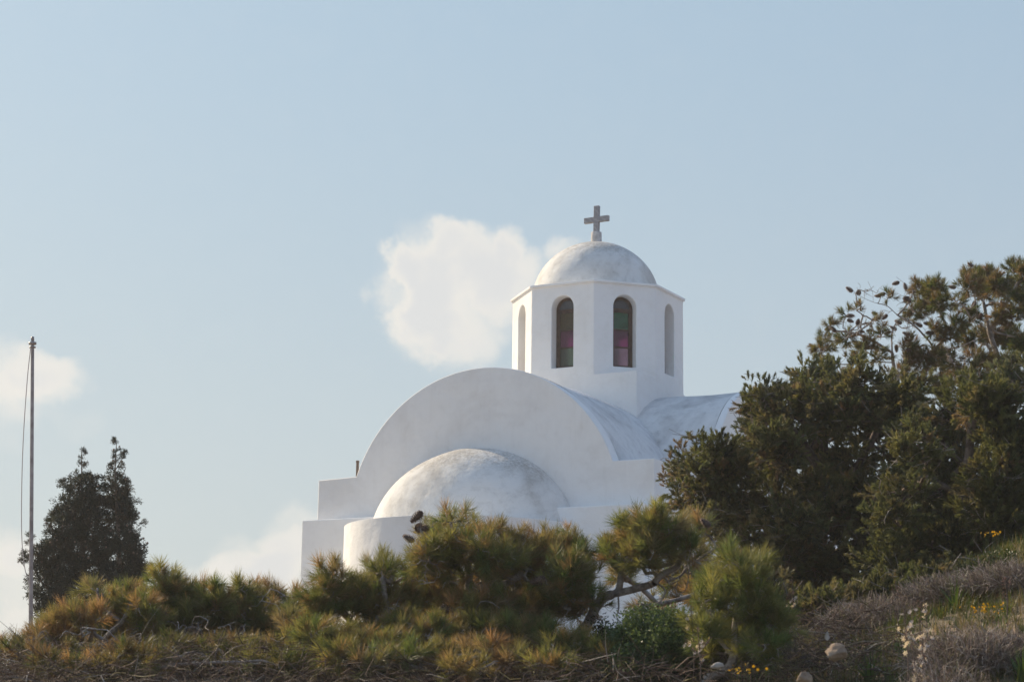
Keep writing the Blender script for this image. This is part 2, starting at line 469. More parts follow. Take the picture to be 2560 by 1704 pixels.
# drum base
bm = bmesh.new()
ZD0, ZD1 = .589, 2.60
c0, c1 = H, S2
base = [(-H, -H), (H, -H), (H, S2), (S2 + .02, H), (-S2, H), (-H, S2)]
prism(bm, base, lambda x, y: (x, y, -1.6), lambda x, y: (x, y, ZD0))
bm_obj('drum_base', bm, M_WALL, church)
bm = bmesh.new()                              # sloping squinch on the far corners
vs = [bm.verts.new(p) for p in ((H, S2, .50), (S2, H, .50), (H - .003, H, .13), (H - .003, S2, -.8), (S2, H - .003, -.8), (H - .003, H - .003, -.8))]
for f in ((0, 2, 1), (0, 3, 5, 2), (1, 2, 5, 4), (0, 1, 4, 3), (3, 4, 5)): bm.faces.new([vs[i] for i in f])
bm_obj('squinch', bm, M_WALL, church)
# drum walls with deep arched openings
octo = [(-S2, -H), (S2, -H), (H, -S2), (H, S2), (S2, H), (-S2, H), (-H, S2), (-H, -S2)]
WW, SILL, ATOP = .262, .795, 2.379
SPR = ATOP - WW
bm = bmesh.new()
faces_info = []
for k in range(8):
    a, b = np.array(octo[k]), np.array(octo[(k + 1) % 8])
    L = np.linalg.norm(b - a); u = (b - a) / L; nrm = np.array([u[1], -u[0]]); mid = (a + b) / 2
    faces_info.append((mid, u, nrm))
    P = lambda s, z, d=0: (mid[0] + u[0] * s - nrm[0] * d, mid[1] + u[1] * s - nrm[1] * d, z)
    zr = [ZD0, SILL, SPR, ZD1]
    q = lambda *pts: bm.faces.new([bm.verts.new(p) for p in pts])
    for s0, s1 in ((-L / 2, -WW), (WW, L / 2)):
        for z0, z1 in zip(zr[:-1], zr[1:]): q(P(s0, z0), P(s1, z0), P(s1, z1), P(s0, z1))
    q(P(-WW, ZD0), P(WW, ZD0), P(WW, SILL), P(-WW, SILL))
    na = 16
    ar = [(-WW * math.cos(math.pi * i / na), SPR + WW * math.sin(math.pi * i / na)) for i in range(na + 1)]
    for (s0, z0), (s1, z1) in zip(ar[:-1], ar[1:]): q(P(s0, z0), P(s1, z1), P(s1, ZD1), P(s0, ZD1))
    loop = [(-WW, SILL)] + ar + [(WW, SILL)]
    for i in range(len(loop)):
        (s0, z0), (s1, z1) = loop[i], loop[(i + 1) % len(loop)]
        q(P(s0, z0), P(s1, z1), P(s1 * .985, z1, .30), P(s0 * .985, z0, .30))
bmesh.ops.remove_doubles(bm, verts=bm.verts, dist=1e-4)
bm_obj('drum', bm, M_WALL, church, 30, .016)
# cornice in two thin courses
def ring_oct(e, z0, z1):
    k = S2 + e * .414; h = H + e
    pts = [(-k, -h), (k, -h), (h, -k), (h, k), (k, h), (-k, h), (-h, k), (-h, -k)]
    bm = bmesh.new(); prism(bm, pts, lambda x, y: (x, y, z0), lambda x, y: (x, y, z1)); return bm
bm_obj('cornice', ring_oct(.014, ZD1 - .02, ZD1 + .008), M_WALL, church, None, .008)
bm_obj('cornice', ring_oct(.048, ZD1 + .008, ZD1 + .062), M_WALL, church, None, .012)
# dome
bm = bmesh.new()
DOX, DOR, DOH, DOZ = -.045, 1.415, 1.345, 2.61
def dm(u, v):
    t = 2 * math.pi * u; p = v * math.pi / 2 * .995
    w = 1 + .005 * math.sin(2 * t + 1) * math.cos(p) + .004 * math.sin(4 * p)
    return (DOX + DOR * w * math.cos(t) * math.cos(p), DOR * w * math.sin(t) * math.cos(p), DOZ + DOH * math.sin(p))
grid_mesh(bm, dm, 96, 40, True)
bm_obj('dome', bm, M_DOME, church, True)
# cross on its stub
bm = bmesh.new()
lathe(bm, [(.128, 3.90), (.124, 3.99), (.121, 4.12), (.119, 4.195), (.110, 4.212), (.0, 4.214)], 20, -.035, 0)
bm_obj('pedestal', bm, simple('stub_plaster', (.42, .40, .39), (.66, .62, .60), 9, .9, .5), church, 40)
bm = bmesh.new()
hw, t2 = .062, .045
cz, ah = 4.505, .302
pts = [(-hw, 4.20), (hw, 4.20), (hw, cz - hw), (ah, cz - hw), (ah, cz + hw), (hw, cz + hw), (hw, 4.822), (-hw, 4.822), (-hw, cz + hw), (-ah, cz + hw), (-ah, cz - hw), (-hw, cz - hw)]
prism(bm, pts, lambda x, z: (x - .035 + (z - 4.2) * .02, -t2, z + x * .012), lambda x, z: (x - .035 + (z - 4.2) * .02, t2, z + x * .012))
bm_obj('cross', bm, M_MARBLE, church, None, .005, 1)

# windows
def make_window(mid, u, nrm, tints, depth=.225):
    P = lambda s, z, d=0: (mid[0] + u[0] * s - nrm[0] * (depth + d), mid[1] + u[1] * s - nrm[1] * (depth + d), z)
    w = WW * .985 - .003
    bm = bmesh.new()
    def bar(s0, s1, z0, z1, d0=0, d1=.05):
        c = [P(s0, z0, d0), P(s1, z0, d0), P(s1, z1, d0), P(s0, z1, d0), P(s0, z0, d1), P(s1, z0, d1), P(s1, z1, d1), P(s0, z1, d1)]
        vs = [bm.verts.new(p) for p in c]
        for f in ((0,1,2,3),(7,6,5,4),(0,4,5,1),(1,5,6,2),(2,6,7,3),(3,7,4,0)): bm.faces.new([vs[i] for i in f])
    fw = .085
    zs, zt = SILL + .003, SPR
    bar(-w, -w + fw, zs, zt); bar(w - fw, w, zs, zt); bar(-w + fw, w - fw, zs, zs + .07)
    zz = [zs + .07]
    H3 = (zt - .085 - zs - .07)
    zc1, zc2 = zs + .07 + H3 * .345, zs + .07 + H3 * .675
    bar(-w + fw, w - fw, zt - .085, zt, -.004, .05)
    bar(-w + fw, w - fw, zc1 - .014, zc1 + .014, .006, .045); bar(-w + fw, w - fw, zc2 - .014, zc2 + .014, .006, .045)
    n = 14                                   # arched head
    for i in range(n):
        a0, a1 = math.pi * i / n, math.pi * (i + 1) / n
        ri = w - .062
        pr = [(-w * math.cos(a0), zt + w * math.sin(a0)), (-w * math.cos(a1), zt + w * math.sin(a1)), (-ri * math.cos(a1), zt + ri * math.sin(a1)), (-ri * math.cos(a0), zt + ri * math.sin(a0))]
        prism(bm, pr, lambda s, z: P(s, z, 0), lambda s, z: P(s, z, .05))
    bmesh.ops.remove_doubles(bm, verts=bm.verts, dist=1e-5)
    win = bm_obj('window', bm, M_WOOD, church)
    def pane(s0, s1, z0, z1, mat):
        bm = bmesh.new()
        c = [P(s0, z0, .022), P(s1, z0, .022), P(s1, z1, .022), P(s0, z1, .022), P(s0, z0, .027), P(s1, z0, .027), P(s1, z1, .027), P(s0, z1, .027)]
        vs = [bm.verts.new(p) for p in c]
        for f in ((0,1,2,3),(7,6,5,4),(0,4,5,1),(1,5,6,2),(2,6,7,3),(3,7,4,0)): bm.faces.new([vs[i] for i in f])
        bm_obj('pane', bm, mat, win)
    x = w - fw
    pane(-x, x, zs + .07, zc1 - .014, tints[2]); pane(-x, x, zc1 + .014, zc2 - .014, tints[1]); pane(-x, x, zc2 + .014, zt - .085, tints[0])
    bm = bmesh.new(); ri = w - .064
    pr = [(-ri * math.cos(math.pi * i / 12), zt + ri * math.sin(math.pi * i / 12)) for i in range(13)]
    prism(bm, pr, lambda s, z: P(s, z, .022), lambda s, z: P(s, z, .027))
    bm_obj('pane', bm, G_CLEAR, win)
    return win
for k, (mid, u, nrm) in enumerate(faces_info):
    CL = (G_BACKLIGHT, G_BACKLIGHT, G_BACKLIGHT)
    tints = CL if k in (3, 4, 5, 6) else {0: (G_AMBER, G_VIOLET, G_PALE), 1: (G_GREEN, G_VIOLET, G_PINK)}.get(k, (G_GREEN, G_AMBER, G_VIOLET) if k % 2 else (G_AMBER, G_PINK, G_GREEN))
    make_window(mid, u, nrm, tints)
# vent pipe behind the left shoulder
bm = bmesh.new()
lathe(bm, [(.030, -2.2), (.030, -1.47), (.036, -1.47), (.036, -1.43), (.0, -1.43)], 12, -3.24, YF + .62)
bm_obj('vent_pipe', bm, M_PIPE, church, 40)

# low white wall beside the church
wl = empty('low_wall', (W(708, 1383, 40)[0], 40.0, 3.0), A)
tag(wl, 'low white wall just left of the chapel, glimpsed above the pines', 'wall')
bm = bmesh.new()
topz = W(708, 1383, 40)[2] - 3.0
box(bm, -.13, .6, 0, .35, -.6, topz)
bm_obj('wall_body', bm, M_WALL, wl, None, .02)
bm = bmesh.new(); box(bm, -.15, .62, -.02, .37, topz + .002, topz + .05)
bm_obj('coping', bm, M_WALL, wl, None, .012)

# ------------------------------------------------------------------ plant tools
def norm(v): return v / np.maximum(np.linalg.norm(v, axis=-1, keepdims=True), 1e-9)
def frames(D):
    """rotation matrices whose z column is D (n,3) with random roll"""
    D = norm(D); r = rng.normal(size=D.shape); X = norm(np.cross(D, r)); Yv = np.cross(D, X)
    return np.stack([X, Yv, D], -1)
def frusta(P0, P1, R0, R1, sides=5):
    P0, P1 = np.asarray(P0, float), np.asarray(P1, float); n = len(P0)
    Fm = frames(P1 - P0 + 1e-9)
    a = np.linspace(0, 2 * np.pi, sides, endpoint=False)
    c = np.stack([np.cos(a), np.sin(a), 0 * a], 0)
    off = np.einsum('nij,jk->nki', Fm, c)
    Vv = np.concatenate([P0[:, None] + off * np.asarray(R0)[:, None, None], P1[:, None] + off * np.asarray(R1)[:, None, None]], 1)
    i = np.arange(sides); j = (i + 1) % sides
    f = np.stack([i, j, j + sides, i + sides], -1)
    return Vv.reshape(-1, 3), (f[None] + (np.arange(n) * 2 * sides)[:, None, None]).reshape(-1, 4)
def tube(P, R, sides=8):
    """one smooth tapering tube along a polyline"""
    P = np.asarray(P, float); R = np.asarray(R, float)
    T = norm(np.gradient(P, axis=0)); r = np.array([.3, .2, 1.0]); 
    X = norm(np.cross(T, r)); Yv = np.cross(T, X)
    a = np.linspace(0, 2 * np.pi, sides, endpoint=False)
    V = P[:, None] + R[:, None, None] * (X[:, None] * np.cos(a)[None, :, None] + Yv[:, None] * np.sin(a)[None, :, None])
    n = len(P); i = np.arange(sides); j = (i + 1) % sides
    f = np.concatenate([np.stack([k * sides + i, k * sides + j, (k + 1) * sides + j, (k + 1) * sides + i], -1) for k in range(n - 1)])
    return V.reshape(-1, 3), f
def spline(pts, m=6, jit=0.0):
    pts = np.asarray(pts, float)
    if len(pts) < 3:
        t = np.linspace(0, 1, m + 1)[:, None]; o = pts[0] * (1 - t) + pts[-1] * t
    else:
        p = np.concatenate([[2 * pts[0] - pts[1]], pts, [2 * pts[-1] - pts[-2]]]); o = []
        for i in range(1, len(p) - 2):
            for t in np.linspace(0, 1, m, endpoint=False):
                a, b, c, d = p[i - 1:i + 3]
                o.append(.5 * ((2 * b) + (-a + c) * t + (2 * a - 5 * b + 4 * c - d) * t * t + (-a + 3 * b - 3 * c + d) * t ** 3))
        o.append(pts[-1]); o = np.array(o)
    if jit: o[1:-1] += rng.normal(size=o[1:-1].shape) * jit
    return o
class Bag:
    def __init__(s): s.V, s.F, s.K, s.C = [], {3: [], 4: []}, 0, []
    def add(s, V, F, col=None):
        V = np.asarray(V); F = np.asarray(F)
        s.F[F.shape[1]].append(F + s.K); s.V.append(V); s.K += len(V)
        if col is not None: s.C.append(np.broadcast_to(col, (len(V), 3)))
    def mesh(s, name, mat, smooth_=False):
        return raw_mesh(name, np.concatenate(s.V), [np.concatenate(f) for f in s.F.values() if f], mat, np.concatenate(s.C) if s.C else None, smooth_)
    def build(s, name, mat, parent=None, smooth_=False):
        o = obj(name, s.mesh(name, mat, smooth_), parent)
        if name in ('branches', 'needles', 'foliage', 'bare_twigs', 'buds', 'twigs', 'stems', 'leaves', 'small_blossoms'): o['kind'] = 'stuff'
        return o

def tuft_template(n, L, w, twig, spread):
    """n curved needles round a short twig along +z"""
    h = rng.random(n) ** .7 * twig
    ph = rng.random(n) * 2 * np.pi; th = np.radians(rng.uniform(spread[0], spread[1], n)) * (1.15 - .55 * h / max(twig, 1e-6))
    l = L * rng.uniform(.7, 1.1, n)
    d0 = np.stack([np.sin(th) * np.cos(ph), np.sin(th) * np.sin(ph), np.cos(th)], -1)
    d1 = norm(d0 + np.array([0, 0, .35]) + rng.normal(size=d0.shape) * .12)
    o = np.stack([0 * h, 0 * h, h], -1)
    m = o + d0 * l[:, None] * .55; e = m + d1 * l[:, None] * .5
    s = norm(np.cross(d0, rng.normal(size=d0.shape))) * w / 2
    V = np.stack([o - s, o + s, m - s * .9, m + s * .9, e], 1)
    f4 = np.array([[0, 1, 3, 2]]); f3 = np.array([[2, 3, 4]])
    k = (np.arange(n) * 5)[:, None]
    return V.reshape(-1, 3), (f4 + k), (f3 + k)
def spray_template(n, R, l, w):
    """scale-leaf spray: short thick fingers branching off a few stems, along +z"""
    nb = 7
    bd = norm(rng.normal(size=(nb, 3)) * .65 + np.array([0, 0, 1.0]))
    k = rng.integers(0, nb, n); t = rng.random(n) ** .6
    o = bd[k] * (R * t)[:, None]
    d = norm(bd[k] + rng.normal(size=(n, 3)) * .75)
    s = norm(np.cross(d, rng.normal(size=(n, 3)))) * w / 2
    ll = (l * rng.uniform(.6, 1.2, n))[:, None]
    V = np.stack([o - s * .6, o + s * .6, o + d * ll * .6 + s, o + d * ll * .6 - s, o + d * ll], 1)
    kk = (np.arange(n) * 5)[:, None]
    return V.reshape(-1, 3), np.array([[0, 1, 2, 3]]) + kk, np.array([[3, 2, 4]]) + kk
def scatter(bag, temps, P, D, S, COL, jitter=.12):
    """temps: list of templates; one per point"""
    P = np.asarray(P); Rm = frames(D); tt = rng.integers(0, len(temps), len(P))
    for k, (tv, f4, f3) in enumerate(temps):
        i = np.where(tt == k)[0]
        if not len(i): continue
        V = np.einsum('nij,vj->nvi', Rm[i], tv) * np.asarray(S)[i][:, None, None] + P[i][:, None]
        c = COL[i][:, None] * (1 + rng.normal(size=(len(i), len(tv) // 5, 1)) * jitter).clip(.5, 1.6).repeat(5, 1)
        n = len(i); nv = len(tv); off = (np.arange(n) * nv)[:, None, None]
        K0 = bag.K
        bag.V.append(V.reshape(-1, 3)); bag.C.append(c.reshape(-1, 3)); bag.K += n * nv
        bag.F[4].append((f4[None] + off).reshape(-1, 4) + K0)
        bag.F[3].append((f3[None] + off).reshape(-1, 3) + K0)
def sample_clusters(cl, dist, dj, per, flat=1.0):
    """points in ellipsoids; cl rows (px, py, rx, ry[, depth offset]); per = points per 1000 px2"""
    P, K = [], []
    for q, c in enumerate(cl):
        px, py, rx, ry = c[:4]; dd = c[4] if len(c) > 4 else rng.uniform(-dj, dj)
        n = max(3, int(per * math.pi * rx * ry / 1000))
        v = norm(rng.normal(size=(n, 3))) * (rng.random((n, 1)) ** .45)
        m = mpp(dist + dd); ctr = W(px, py, dist + dd)
        dep = min(max(.5 * (rx + ry) * m, .12), .9)
        P.append(ctr + v * np.array([rx * m, dep, ry * m])); K.append(np.full(n, q))
    return np.concatenate(P), np.concatenate(K)
def grow(limbs, tips, seglen=.12, jit=.17, r_tip=.0016, expo=2.3, rmax=None):
    """connect every tip to the nearest wood already there; returns segments and tip directions"""
    N_, Pa = [], []
    for L_ in limbs:
        base = None
        if len(N_):
            d = np.linalg.norm(np.array(N_) - L_[0], axis=1); j = int(d.argmin()); base = j if d[j] < .6 else None
        for k, p in enumerate(L_):
            N_.append(np.array(p)); Pa.append((-1 if base is None else base) if k == 0 else len(N_) - 2)
    cap = 200000
    arr = np.zeros((len(N_) + len(tips) * 14 + 10, 3)); arr[:len(N_)] = N_; n = len(N_)
    root = arr[0].copy(); nl = n
    dist0 = np.array([np.min(np.linalg.norm(arr[:nl] - t, axis=1)) for t in tips])
    tip_id = np.zeros(len(tips), int); tip_dir = np.zeros((len(tips), 3))
    for t in np.argsort(dist0):
        p = tips[t]; d = np.linalg.norm(arr[:n] - p, axis=1)
        j = int(d.argmin()); L_ = d[j]; m = min(8, max(2, int(L_ / seglen)))
        a = arr[j]; dirv = (p - a) / max(L_, 1e-6)
        pd = (arr[j] - arr[Pa[j]]) if Pa[j] >= 0 else np.array([0, 0, 1.0])
        pd = pd / max(np.linalg.norm(pd), 1e-6)
        c = a + (dirv * .55 + pd * .35 + np.array([0, 0, .06])) * L_ * .5 + rng.normal(size=3) * L_ * jit * .25
        prev = j
        for k in range(1, m + 1):
            s = k / m; q = a * (1 - s) ** 2 + 2 * c * s * (1 - s) + p * s * s
            if k < m: q = q + rng.normal(size=3) * L_ / m * jit * .35
            arr[n] = q; Pa.append(prev); prev = n; n += 1
        tip_id[t] = n - 1; dd = arr[n - 1] - arr[Pa[n - 1]]; tip_dir[t] = dd / max(np.linalg.norm(dd), 1e-6)
    w = np.zeros(n); w[tip_id] += 1
    Pa = np.array(Pa)
    for k in range(n - 1, -1, -1):
        if Pa[k] >= 0 and Pa[k] < k: w[Pa[k]] += w[k]
    R = r_tip * np.maximum(w, 1) ** (1 / expo)
    if rmax: R = np.minimum(R, rmax)
    k = np.where(Pa[:n] >= 0)[0]
    return arr[k * 0 + Pa[k]], arr[k], R[Pa[k]], R[k], tip_dir, nl, k
def palette(n, cols, probs, jit=.15):
    cols = np.array(cols); i = rng.choice(len(cols), n, p=np.array(probs) / sum(probs))
    return cols[i] * (1 + rng.normal(size=(n, 1)) * jit).clip(.6, 1.5)

PINE = [tuft_template(64, .085, .0024, .07, (18, 75)) for _ in range(6)]
PINEFAR = [tuft_template(46, .095, .0050, .07, (18, 75)) for _ in range(5)]
GREEN, OLIVE, YEL, RUST, BROWN = (.115, .160, .055), (.180, .180, .068), (.235, .225, .085), (.32, .195, .110), (.25, .195, .125)

# one pine cone, pointing along +z from its base at the origin
def cone_mesh():
    bag = Bag()
    L_, Rr = .078, .021
    for k in range(74):
        t = (k + .5) / 74; a = k * 2.39996
        r = Rr * (math.sin(math.pi * min(1, t * .86 + .12)) ** .8) * 1.0 * (1 - .25 * t); z = L_ * t
        d = np.array([math.cos(a), math.sin(a), 0]); s = np.array([-math.sin(a), math.cos(a), 0]); w = .0075 * (1.1 - .5 * t)
        o = d * r * .55 + np.array([0, 0, z]); e = d * (r + .006) + np.array([0, 0, z + .007])
        V = np.array([o - s * w * .6, o + s * w * .6, e + s * w, e - s * w, e + d * .0015 + np.array([0, 0, -.005]) + s * w * .6, e + d * .0015 + np.array([0, 0, -.005]) - s * w * .6])
        bag.add(V, np.array([[0, 1, 2, 3], [3, 2, 4, 5]]))
    lat = [(0.0, -.002), (Rr * .5, 0), (Rr * .86, L_ * .25), (Rr * .8, L_ * .5), (Rr * .45, L_ * .85), (0.001, L_)]
    a = np.linspace(0, 2 * np.pi, 9)[:-1]
    V = np.array([[r * math.cos(x), r * math.sin(x), z] for r, z in lat for x in a]); i = np.arange(8); j = (i + 1) % 8
    bag.add(V, np.concatenate([np.stack([k * 8 + i, k * 8 + j, k * 8 + 8 + j, k * 8 + 8 + i], -1) for k in range(5)]))
    return bag.mesh('pine_cone', M_CONE)
CONE = cone_mesh()
def put_cone(parent, p, d, s):
    o = obj('pine_cone', CONE, parent)
    o.location = Vector(p) - parent.location
    o.rotation_euler = Vector(d).to_track_quat('Z', 'Y').to_euler(); o.scale = (s, s, s)
    return o

def make_pine(name, label, base, limbs, clusters, dist, dj, per, temps, cols, probs, cones=(), cone_s=1.0, group=None,
              bark=M_BARK, tuft_s=(.8, 1.2), up=.55, bare=0, bare_cl=None, bare_per=1.2, r_tip=.0019, rmax=.06):
    """limbs: polylines (world); the first starts at the base on the ground"""
    root = empty(name, tuple(base)); tag(root, label, 'tree' if name != 'pine_shrub' else 'shrub', group)
    tips, K = sample_clusters(clusters, dist, dj, per)
    nb = 0
    if bare_cl is not None:
        bt, _ = sample_clusters(bare_cl, dist, dj, bare_per); nb = len(bt); tips2 = np.concatenate([tips, bt])
    else: tips2 = tips
    allc = [np.array(W(*c)) for c in cones]
    if allc: tips2 = np.concatenate([tips2, np.array(allc)])
    P0, P1, R0, R1, tdir, nl, k = grow(limbs, tips2, r_tip=r_tip, rmax=rmax)
    loc = np.array(base)
    big = k < nl
    tb = Bag()
    V, F = frusta(P0[big] - loc, P1[big] - loc, R0[big], R1[big], 9); tb.add(V, F)
    tb.build('trunk', bark, root, True)
    br = Bag(); s = ~big
    V, F = frusta(P0[s] - loc, P1[s] - loc, R0[s], R1[s], 5); br.add(V, F)
    o = br.build('branches', bark, root, True)
    n = len(tips)
    D = norm(tdir[:n] * .8 + rng.normal(size=(n, 3)) * .35 + np.array([0, 0, up]))
    cc = palette(len(clusters), cols, probs, .1)             # each bough has its own health
    mixw = rng.random((n, 1)) * .40 + .1
    col = cc[K] * mixw + palette(n, cols, probs, .18) * (1 - mixw)
    fb = Bag(); scatter(fb, temps, tips - loc, D, rng.uniform(*tuft_s, n), col)
    o = fb.build('needles', M_NEEDLE, root)
    for q, c in enumerate(allc):
        dv = norm(rng.normal(size=3) * np.array([.8, .25, .6]) + np.array([-.5, 0, .1])); put_cone(root, c, dv, cone_s * rng.uniform(.85, 1.15))
    return root
def on_ground(x, y): return np.array([x, y, float(G(x, y)) - .02])
def Wl(pts, dist): return [W(p[0], p[1], dist + (p[2] if len(p) > 2 else 0)) for p in pts]

# ------------------------------------------------------------------ pines of the front hedge
def z6(x, y): return ((1000 + x / 3.1114) * .92031, (1200 + y / 3.1114) * .92031)
PC = [GREEN, OLIVE, YEL, RUST, BROWN]
d0 = 12.6
b = on_ground(W(1010, 1600, d0)[0], d0 - .2)
z8 = lambda x, y: ((1500 + x * .3014) * .92031, (1350 + y * .3014) * .92031)
limbs = [spline([b, *Wl([(985, 1590), (*z6(280, 1450),), (*z6(400, 1530),), (*z6(550, 1555),), (*z6(800, 1500),), (*z6(1050, 1430),), (*z6(1250, 1310),), (*z6(1420, 1170),), (*z6(1500, 1000),)], d0)]),
  spline(Wl([z6(1440, 1150), z6(1560, 930), z6(1640, 890), z6(1800, 850), z6(1990, 790), z6(2178, 640), (1660, 1285), (1690, 1265)], d0)),
  spline(Wl([z6(1640, 890), z6(1700, 850), z6(1722, 720)], d0)),
  spline(Wl([z6(550, 1555), z6(620, 1300), z6(700, 1240), z6(480, 1230), z6(200, 1200)], d0)),
  spline(Wl([z6(700, 1240), z6(760, 1100), z6(650, 800), z6(780, 815), z6(930, 750)], d0)),
  spline(Wl([z6(650, 800), z6(640, 740), z6(740, 750), z6(870, 690)], d0)),
  spline(Wl([z6(620, 1250), z6(570, 980), z6(590, 890), z6(530, 850)], d0)),
  spline(Wl([z6(530, 850), z6(520, 640), z6(380, 560), z6(230, 510), z6(165, 400), z6(165, 300), z6(175, 240)], d0)),
  spline(Wl([z6(280, 1450), z6(100, 1300), (900, 1480), (820, 1440), (770, 1380), (765, 1340)], d0)),
  spline(Wl([(900, 1480), (890, 1400), (880, 1330)], d0)),
  spline(Wl([(900, 1480), (760, 1465), (660, 1440)], d0)),
  spline(Wl([z6(1990, 790), z6(2060, 850), z6(2050, 900), z6(1990, 960), z6(1800, 960)], d0, ) ),
  spline(Wl([z8(455, 350), z8(500, 290), z8(600, 240), z8(650, 190), z8(680, 110)], d0 - .08)),
  spline(Wl([z8(560, 340), z8(660, 300), z8(720, 230), z8(800, 170), z8(960, 60)], d0 + .06)),
  spline(Wl([z8(650, 190), z8(560, 200), z8(440, 220), z8(330, 120)], d0 - .05)),
  spline(Wl([z8(470, 290), z8(455, 270), z8(400, 272), z8(380, 290), z8(440, 305)], d0 - .1)),
  spline(Wl([z8(740, 240), z8(730, 330), z8(700, 420), z8(600, 450), z8(440, 500)], d0 - .05)),
  spline(Wl([z8(150, 450), z8(155, 560), z8(138, 625)], d0 - .05))]
cl = [(765,1355,42,52),(750,1400,50,35),(880,1335,44,52),(835,1385,60,40),(700,1440,55,30),
  (*z6(400,325),20,16),(*z6(540,350),20,18),(*z6(730,420),20,22),(*z6(240,400),22,22),(1000,1290,55,45),(1050,1270,50,45),(970,1340,70,45),
  (1130,1290,70,52),(1215,1275,75,50),(1300,1275,45,50),(1180,1340,110,50),(1300,1340,60,55),(1345,1310,35,45),
  (1060,1370,90,50),(950,1400,80,45),(1130,1410,110,40),(1260,1400,90,40),(860,1430,80,40),(1350,1390,40,40),
  (1470,1225,50,42),(1510,1215,50,36),(1550,1240,45,32),(1430,1280,45,38),(1490,1280,60,36),(1400,1275,22,26),(1610,1225,35,24),(1570,1270,40,24),(1600,1300,46,40,1.2),(1560,1350,50,36,1.3),(1500,1400,46,18,1.0),(1620,1370,40,40,1.0),(1440,1330,26,20,.8),
  (1000,1460,90,26,-.5),(1150,1460,90,26,-.5),
  (760,1470,70,24,-.6),(880,1490,70,22,-.7),(1240,1470,60,26,-.6),(1010,1510,50,16,-.9),(1110,1500,40,16,-1.0),(1260,1540,50,14,-1.2),(860,1530,46,14,-1.1),(780,1505,50,16,-1.0),(930,1510,50,16,-1.0),(1180,1525,50,14,-1.1),(1060,1545,50,12,-1.3),(1380,1520,50,20,-.9),(1310,1490,50,24,-.8),(1180,1440,70,30),(920,1455,60,30)]
cone_px = [(*z6(175,245),d0),(*z6(145,390),d0),(*z6(110,475),d0),(*z6(180,515),d0),(*z6(280,555),d0),(*z6(235,370),d0),(*z6(495,580),d0),(*z6(1140,775),d0-.3),(*z6(925,1050),d0-.3),(*z6(345,640),d0),(1634,1212,d0-.2),(1255,1330,d0-.35),(1010,1400,d0-.35)]
make_pine('pine_tree', 'sprawling rust and green pine right in front of the apse, with cones', b, limbs, cl, d0, .35, 9.5, PINE, PC, [.26,.28,.14,.19,.13],
  cone_px, 1.05, 'pines along the foot of the view', bare=1, bare_cl=[(1080,1470,280,60),(1550,1320,90,45),(1450,1400,60,40),(980,1290,50,60),(1150,1350,150,60)], bare_per=4)

d1 = 13.4
b = on_ground(W(480, 1600, d1)[0], d1 + .1)
limbs = [spline([b, *Wl([(480, 1540), (500, 1480), (545, 1430), (600, 1400), (640, 1385)], d1)]),
  spline(Wl([(500, 1480), (430, 1440), (390, 1390), (375, 1340)], d1)),
  spline(Wl([(545, 1430), (540, 1390), (530, 1360)], d1)), spline(Wl([(480, 1540), (600, 1500), (680, 1450)], d1)),
  spline(Wl([(480, 1540), (400, 1520), (330, 1470)], d1))]
cl = [(375,1335,28,24),(395,1370,40,28),(350,1390,45,35),(440,1390,45,36),(500,1385,40,34),(560,1378,38,36),(600,1385,40,36),(650,1395,36,32),(685,1415,30,25),
  (430,1430,70,36),(520,1430,70,36),(610,1435,70,34),(360,1450,60,36),(500,1475,110,30),(620,1480,80,26),(380,1500,60,26),(540,1510,70,22,-1.0),(440,1520,60,22,-1.0),(660,1500,60,20,-1.0),(330,1440,50,30,-.3),(600,1540,60,12,-1.4),(480,1535,50,12,-1.2),(400,1530,50,14,-1.1),(560,1515,60,16,-1.1),(700,1530,40,14,-1.2)]
make_pine('pine_tree', 'low brownish pine between the cypresses and the chapel, bare twigs on top', b, limbs, cl, d1, .35, 11, PINE, PC, [.22,.28,.16,.16,.18],
  [(425,1362,d1-.1),(560,1440,d1-.4),(665,1440,d1-.4),(670,1470,d1-.4),(395,1430,d1-.4)], 1.05, 'pines along the foot of the view', bare_cl=[(600,1375,90,40),(450,1480,200,60,-.6),(545,1352,60,14)], bare_per=4)

d2 = 12.9
b = on_ground(W(180, 1610, d2)[0], d2)
limbs = [spline([b, *Wl([(190, 1540), (230, 1480), (280, 1430), (300, 1390)], d2)]), spline(Wl([(230, 1480), (170, 1450), (130, 1430)], d2)),
  spline(Wl([(190, 1540), (120, 1510), (40, 1500), (10, 1490)], d2)), spline(Wl([(280, 1430), (230, 1390), (225, 1360)], d2))]
cl = [(225,1362,26,22),(290,1385,38,30),(270,1430,60,32),(180,1430,60,30),(130,1460,50,28),(210,1470,80,30),(300,1470,50,30),(20,1500,34,20),(65,1500,26,18),(150,1500,80,24),(260,1510,80,22),(100,1480,50,22,-.3),(340,1420,40,34,-.2),(200,1545,50,12,-1.2),(130,1535,40,12,-1.0),(280,1540,50,12,-1.2)]
make_pine('pine_tree', 'low rust-tinged pine at lower left, in front of the dark cypresses', b, limbs, cl, d2, .3, 9, PINE, PC, [.16,.30,.18,.22,.14],
  [(140,1470,d2-.3)], 1.0, 'pines along the foot of the view', bare_cl=[(200,1490,170,50,-.5)], bare_per=4)

